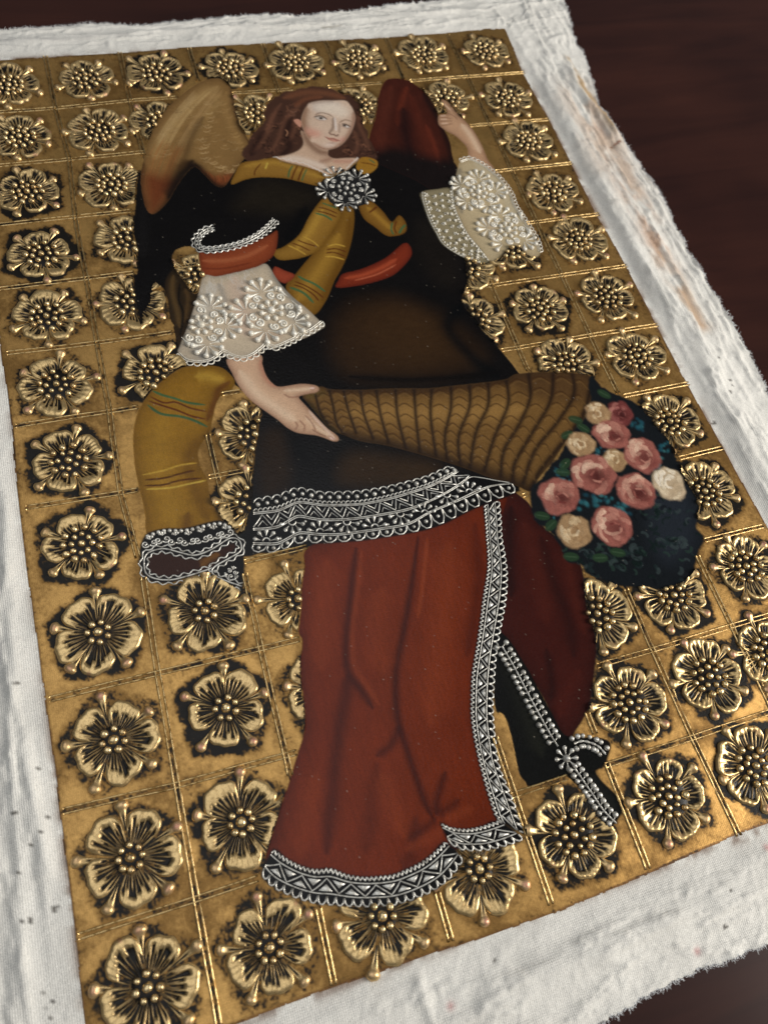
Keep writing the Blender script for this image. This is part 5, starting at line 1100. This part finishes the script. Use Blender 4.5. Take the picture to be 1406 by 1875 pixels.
# beaded boot lacing
def boot_trim():
    mb = MB(); line = resample(smooth(M("2200,4779 2223,4891 2244,5035 2266,5173 2285,5275 2298,5324"), 6, False), step=1.0); line2 = resample(smooth(M("2341,5446 2358,5504 2381,5583 2403,5661 2442,5734"), 6, False), step=1.0)
    for l in (line, line2):
        k = np.arange(len(l)); mb.tube(l, 0.42 + 0.14 * np.sin(k * 2.2), ZP, 1.2, 4)
    for l, n, d in ((line, 17, 2.9), (line2, 11, 2.7)):
        t = np.gradient(l, axis=0); t /= np.hypot(*t.T)[:, None]
        for k in range(n):
            i = int((k + 0.3) / n * (len(l) - 1)); nn = np.array([-t[i, 1], t[i, 0]])
            for s in (-1, 1): q = l[i] + nn * s * 0.5; e = l[i] + nn * s * d - t[i] * 0.9; mb.tube(np.array([q, (q + e) / 2, e]), 0.3, ZP, 1, 4)
    o = link('boot_lacing', mb.mesh('boot_lacing', ORG), ROOT, MAT_SILVER, label='silver bead lacing running down the black boot')
    for l, n, d in ((line, 17, 3.0), (line2, 11, 2.8)):
        t = np.gradient(l, axis=0); t /= np.hypot(*t.T)[:, None]
        for k in range(n):
            i = int((k + 0.3) / n * (len(l) - 1)); nn = np.array([-t[i, 1], t[i, 0]])
            for s in (-1, 1): q = l[i] + nn * s * d - t[i] * 0.9; bead_at(o, q[0], q[1], rnd.uniform(1.25, 1.5))
    q = M("2317,5389")[0]; daisy(o, q[0], q[1], 0.2, 5.6, True)
    mb = MB(); arc = resample(smooth(M("2382,5334 2426,5333 2466,5352 2502,5384 2520,5427"), 6, False), step=1.0); k = np.arange(len(arc)); mb.tube(arc, 0.5 + 0.2 * np.sin(k * 2.0), ZP, 1.2, 4)
    o = link('boot_lacing', mb.mesh('boot_lacing', ORG), ROOT, MAT_SILVER, label='short curved silver bead trim on the heel of the black boot')
    t = np.gradient(arc, axis=0); t /= np.hypot(*t.T)[:, None]
    for k in range(7):
        i = int((k + 0.3) / 7 * (len(arc) - 1)); nn = np.array([-t[i, 1], t[i, 0]])
        for s in (-1, 1): q = arc[i] + nn * s * 2.6; bead_at(o, q[0], q[1], rnd.uniform(1.15, 1.45))
boot_trim()

# rosettes: five palmettes, ten curls and a beaded heart
def rosette(name, c, rx, ry, ang, mat, ME, label, clip=None, r_scale=1.0, cut=None):
    c = np.asarray(c).reshape(-1); mb = MB(); beads = []
    def tr(u, v): return c[0] + rx * u, c[1] + ry * v
    k_ = min(rx, ry) * r_scale
    def ok(x, y): return cut is None or cut(x, y)
    for p in range(5):
        a = ang + 2 * math.pi * p / 5
        for j in range(6):
            b = a + math.radians(-95 + 38 * j); u, v = 0.60 * math.cos(a), 0.60 * math.sin(a); x0, y0 = tr(u + 0.06 * math.cos(b), v + 0.06 * math.sin(b)); x1, y1 = tr(u + 0.36 * math.cos(b), v + 0.36 * math.sin(b))
            if ok(x1, y1): mb.drop(x0, y0, math.atan2(y1 - y0, x1 - x0), math.hypot(x1 - x0, y1 - y0), 0.058 * k_, ZP); beads.append((x1, y1, 0.074 * k_))
        for sg in (-1, 1):
            b = a + sg * math.radians(23); x, y = tr(0.47 * math.cos(b), 0.47 * math.sin(b))
            if ok(x, y): mb.spiral(x, y, 0.112 * k_, b + 2.4, 1.35, sg, 0.030 * k_, ZP)
    for j in range(8):
        b = ang + 2 * math.pi * j / 8; x0, y0 = tr(0.10 * math.cos(b), 0.10 * math.sin(b)); x1, y1 = tr(0.25 * math.cos(b), 0.25 * math.sin(b))
        if ok(x1, y1): mb.drop(x0, y0, math.atan2(y1 - y0, x1 - x0), math.hypot(x1 - x0, y1 - y0), 0.055 * k_, ZP); beads.append((x1, y1, 0.070 * k_))
    o = link(name, mb.mesh(name, ORG), ROOT, mat, label=label)
    beads.append((c[0], c[1], 0.10 * k_))
    for x, y, q in beads: bead_at(o, x, y, q, ME, ZP + 0.25)
    return o
def plate_dark(c, rx, ry, z):  # blackened paste bed under the brooch
    V = [(c[0], c[1], z + 0.5)]; F = []; n = 30
    for k in range(n): a = 2 * math.pi * k / n; q = 0.88 + 0.07 * math.cos(5 * a + 1.2); V.append((c[0] + rx * q * math.cos(a), c[1] + ry * q * math.sin(a), z))
    for k in range(n): F.append((0, 1 + k, 1 + (k + 1) % n))
    mb = MB(); mb.add(V, F); return mb
BR = M("2262,1516")[0]
bo = rosette('brooch', BR, 21.5, 21.5, -1.9, MAT_SILVER, SB_ME, 'blackened silver bead brooch on the chest', r_scale=0.8)
mb = plate_dark(BR, 20, 20, 0.22); dm, nt, b_ = new_mat('black_paste'); b_.inputs['Base Color'].default_value = (0.012, 0.011, 0.011, 1); b_.inputs['Roughness'].default_value = 0.3
link('brooch_bed', mb.mesh('brooch_bed', ORG), bo, dm)
def in_poly(poly, pad=0.0):
    pl = smooth(poly, 4); 
    def f(x, y): return float(sdf(pl, np.array([x], np.float32), np.array([y], np.float32))[0]) < -pad
    return f
rosette('lace_rosette', M("1098,2478"), 24.0, 24.0, -1.0, MAT_IVORY, IV_ME, 'ivory lace rosette at the outer side of the hanging sleeve', cut=in_poly(SL_L, 0.5))
rosette('lace_rosette', M("1529,2446"), 25.5, 25.5, -1.75, MAT_IVORY, IV_ME, 'ivory lace rosette at the inner side of the hanging sleeve', cut=in_poly(SL_L, 0.2))
rosette('lace_rosette', M("3179,1679"), 21.5, 21.5, -1.2, MAT_IVORY, IV_ME, 'ivory lace rosette on the raised sleeve near the wrist')
rosette('lace_rosette', M("3267,2048"), 22.5, 22.5, -1.6, MAT_IVORY, IV_ME, 'ivory lace rosette on the raised sleeve above a gold flower', cut=in_poly(SL_R, 0.0))
# scalloped sleeve edges
def scallops(name, pts, label, step, side, rr=0.34, mat=MAT_IVORY, second=True):
    p = resample(smooth(pts, 6, False) if len(pts) > 2 else pts, step=0.8); mb = MB(); t = np.gradient(p, axis=0); t /= np.hypot(*t.T)[:, None]; nn = np.c_[-t[:, 1], t[:, 0]] * side
    mb.tube(p, rr, ZP, 1.1, 4)
    if second: mb.tube(p - nn * 1.2, rr * 0.8, ZP, 1.1, 4)
    L = np.hypot(*np.diff(p, axis=0).T).sum(); n = int(L / step)
    for k in range(n):
        u = np.linspace(0, math.pi, 7); s = (k + 0.5 - 0.52 * np.cos(u)) / n * (len(p) - 1); i = np.clip(s, 0, len(p) - 1.001); j = i.astype(int); f = (i - j)[:, None]
        q = p[j] * (1 - f) + p[np.minimum(j + 1, len(p) - 1)] * f; m_ = nn[j]; mb.tube(q + m_ * (step * 0.72 * np.sin(u))[:, None], rr * 1.15, ZP, 1.1, 4)
    return link(name, mb.mesh(name, ORG), ROOT, mat, label=label)
scallops('lace_edging', M("928,2656 962,2709 1020,2736 1089,2741 1144,2720 1182,2692 1197,2695 1229,2729 1287,2756 1352,2744 1412,2707 1440,2688 1455,2695 1493,2714 1564,2695 1631,2670 1658,2642 1670,2649 1733,2631 1793,2596 1817,2583"), 'ivory looped edging along the hanging sleeve', 3.7, 1.0)
scallops('lace_edging', M("3150,1369 3229,1351 3304,1416 3365,1517 3400,1619 3414,1728 3404,1832 3416,1922 3425,1995 3436,2083 3442,2185 3424,2271"), 'ivory looped edging along the raised sleeve', 3.2, -1.0, 0.28)
# beaded cuff band of the raised sleeve
def cuff_beads():
    at, L = strip(M("2772,1623 2752,1708 2744,1879 2754,1994 2772,2105 2856,2214 2970,2295"), M("3004,1634 2969,1795 2968,1927 2980,2054 3003,2136 3021,2207 3040,2287")); mb = MB(); s = np.linspace(0, 1, 90)
    for t in (0.03, 0.97): mb.tube(path(at, s, s * 0 + t), 0.3 + 0.14 * np.sin(np.arange(90) * 2.1), ZP, 1.1, 4)
    for k in range(11):
        for j in range(4):
            q = path(at, [(k + 0.5 + 0.3 * (j % 2)) / 11.6], [0.17 + 0.22 * j])[0]; a = rnd.uniform(0, 6.3)
            for i in range(4): mb.drop(q[0], q[1], a + i * 1.57, 0.9, 0.55, ZP)
    o = link('cuff_lace', mb.mesh('cuff_lace', ORG), ROOT, MAT_IVORY, label='densely beaded ivory cuff on the raised sleeve')
    for t, n in ((0.10, 30), (0.92, 26)):
        for k in range(n): q = path(at, [(k + 0.5) / n], [t])[0]; bead_at(o, q[0], q[1], 0.72, IV_ME)
    for k in range(11):
        for j in range(4): q = path(at, [(k + 0.5 + 0.3 * (j % 2)) / 11.6], [0.17 + 0.22 * j])[0]; bead_at(o, q[0] + rnd.uniform(-1.2, 1.2), q[1] + rnd.uniform(-1.2, 1.2), rnd.uniform(0.8, 1.15), IV_ME, ZP + 0.3)
cuff_beads()
# silver braid round the hanging sleeve
def braid():
    p = resample(smooth(M("1325,1734 1272,1740 1215,1782 1184,1842 1207,1896 1289,1913 1437,1900 1568,1851 1665,1785 1728,1728"), 8, False), step=0.8); mb = MB(); t = np.gradient(p, axis=0); t /= np.hypot(*t.T)[:, None]; nn = np.c_[-t[:, 1], t[:, 0]]; k = np.arange(len(p))
    for d in (-1.4, 0.3): mb.tube(p + nn * d, 0.32, ZP, 1.2, 4)
    mb.tube(p + nn * (2.1 + 0.7 * np.sin(k * 1.25))[:, None], 0.42, ZP, 1.2, 4); mb.tube(p + nn * (-2.6 + 0.5 * np.sin(k * 1.25))[:, None], 0.38, ZP, 1.2, 4)
    for i in range(2, len(p) - 2, 4): q = p[i] - nn[i] * 0.55; mb.dome(q[0], q[1], 0.55, 0.7, ZP, 6, 3)
    link('sleeve_braid', mb.mesh('sleeve_braid', ORG), ROOT, MAT_SILVER, label='silver braid round the rust cuff of the hanging sleeve')
braid()
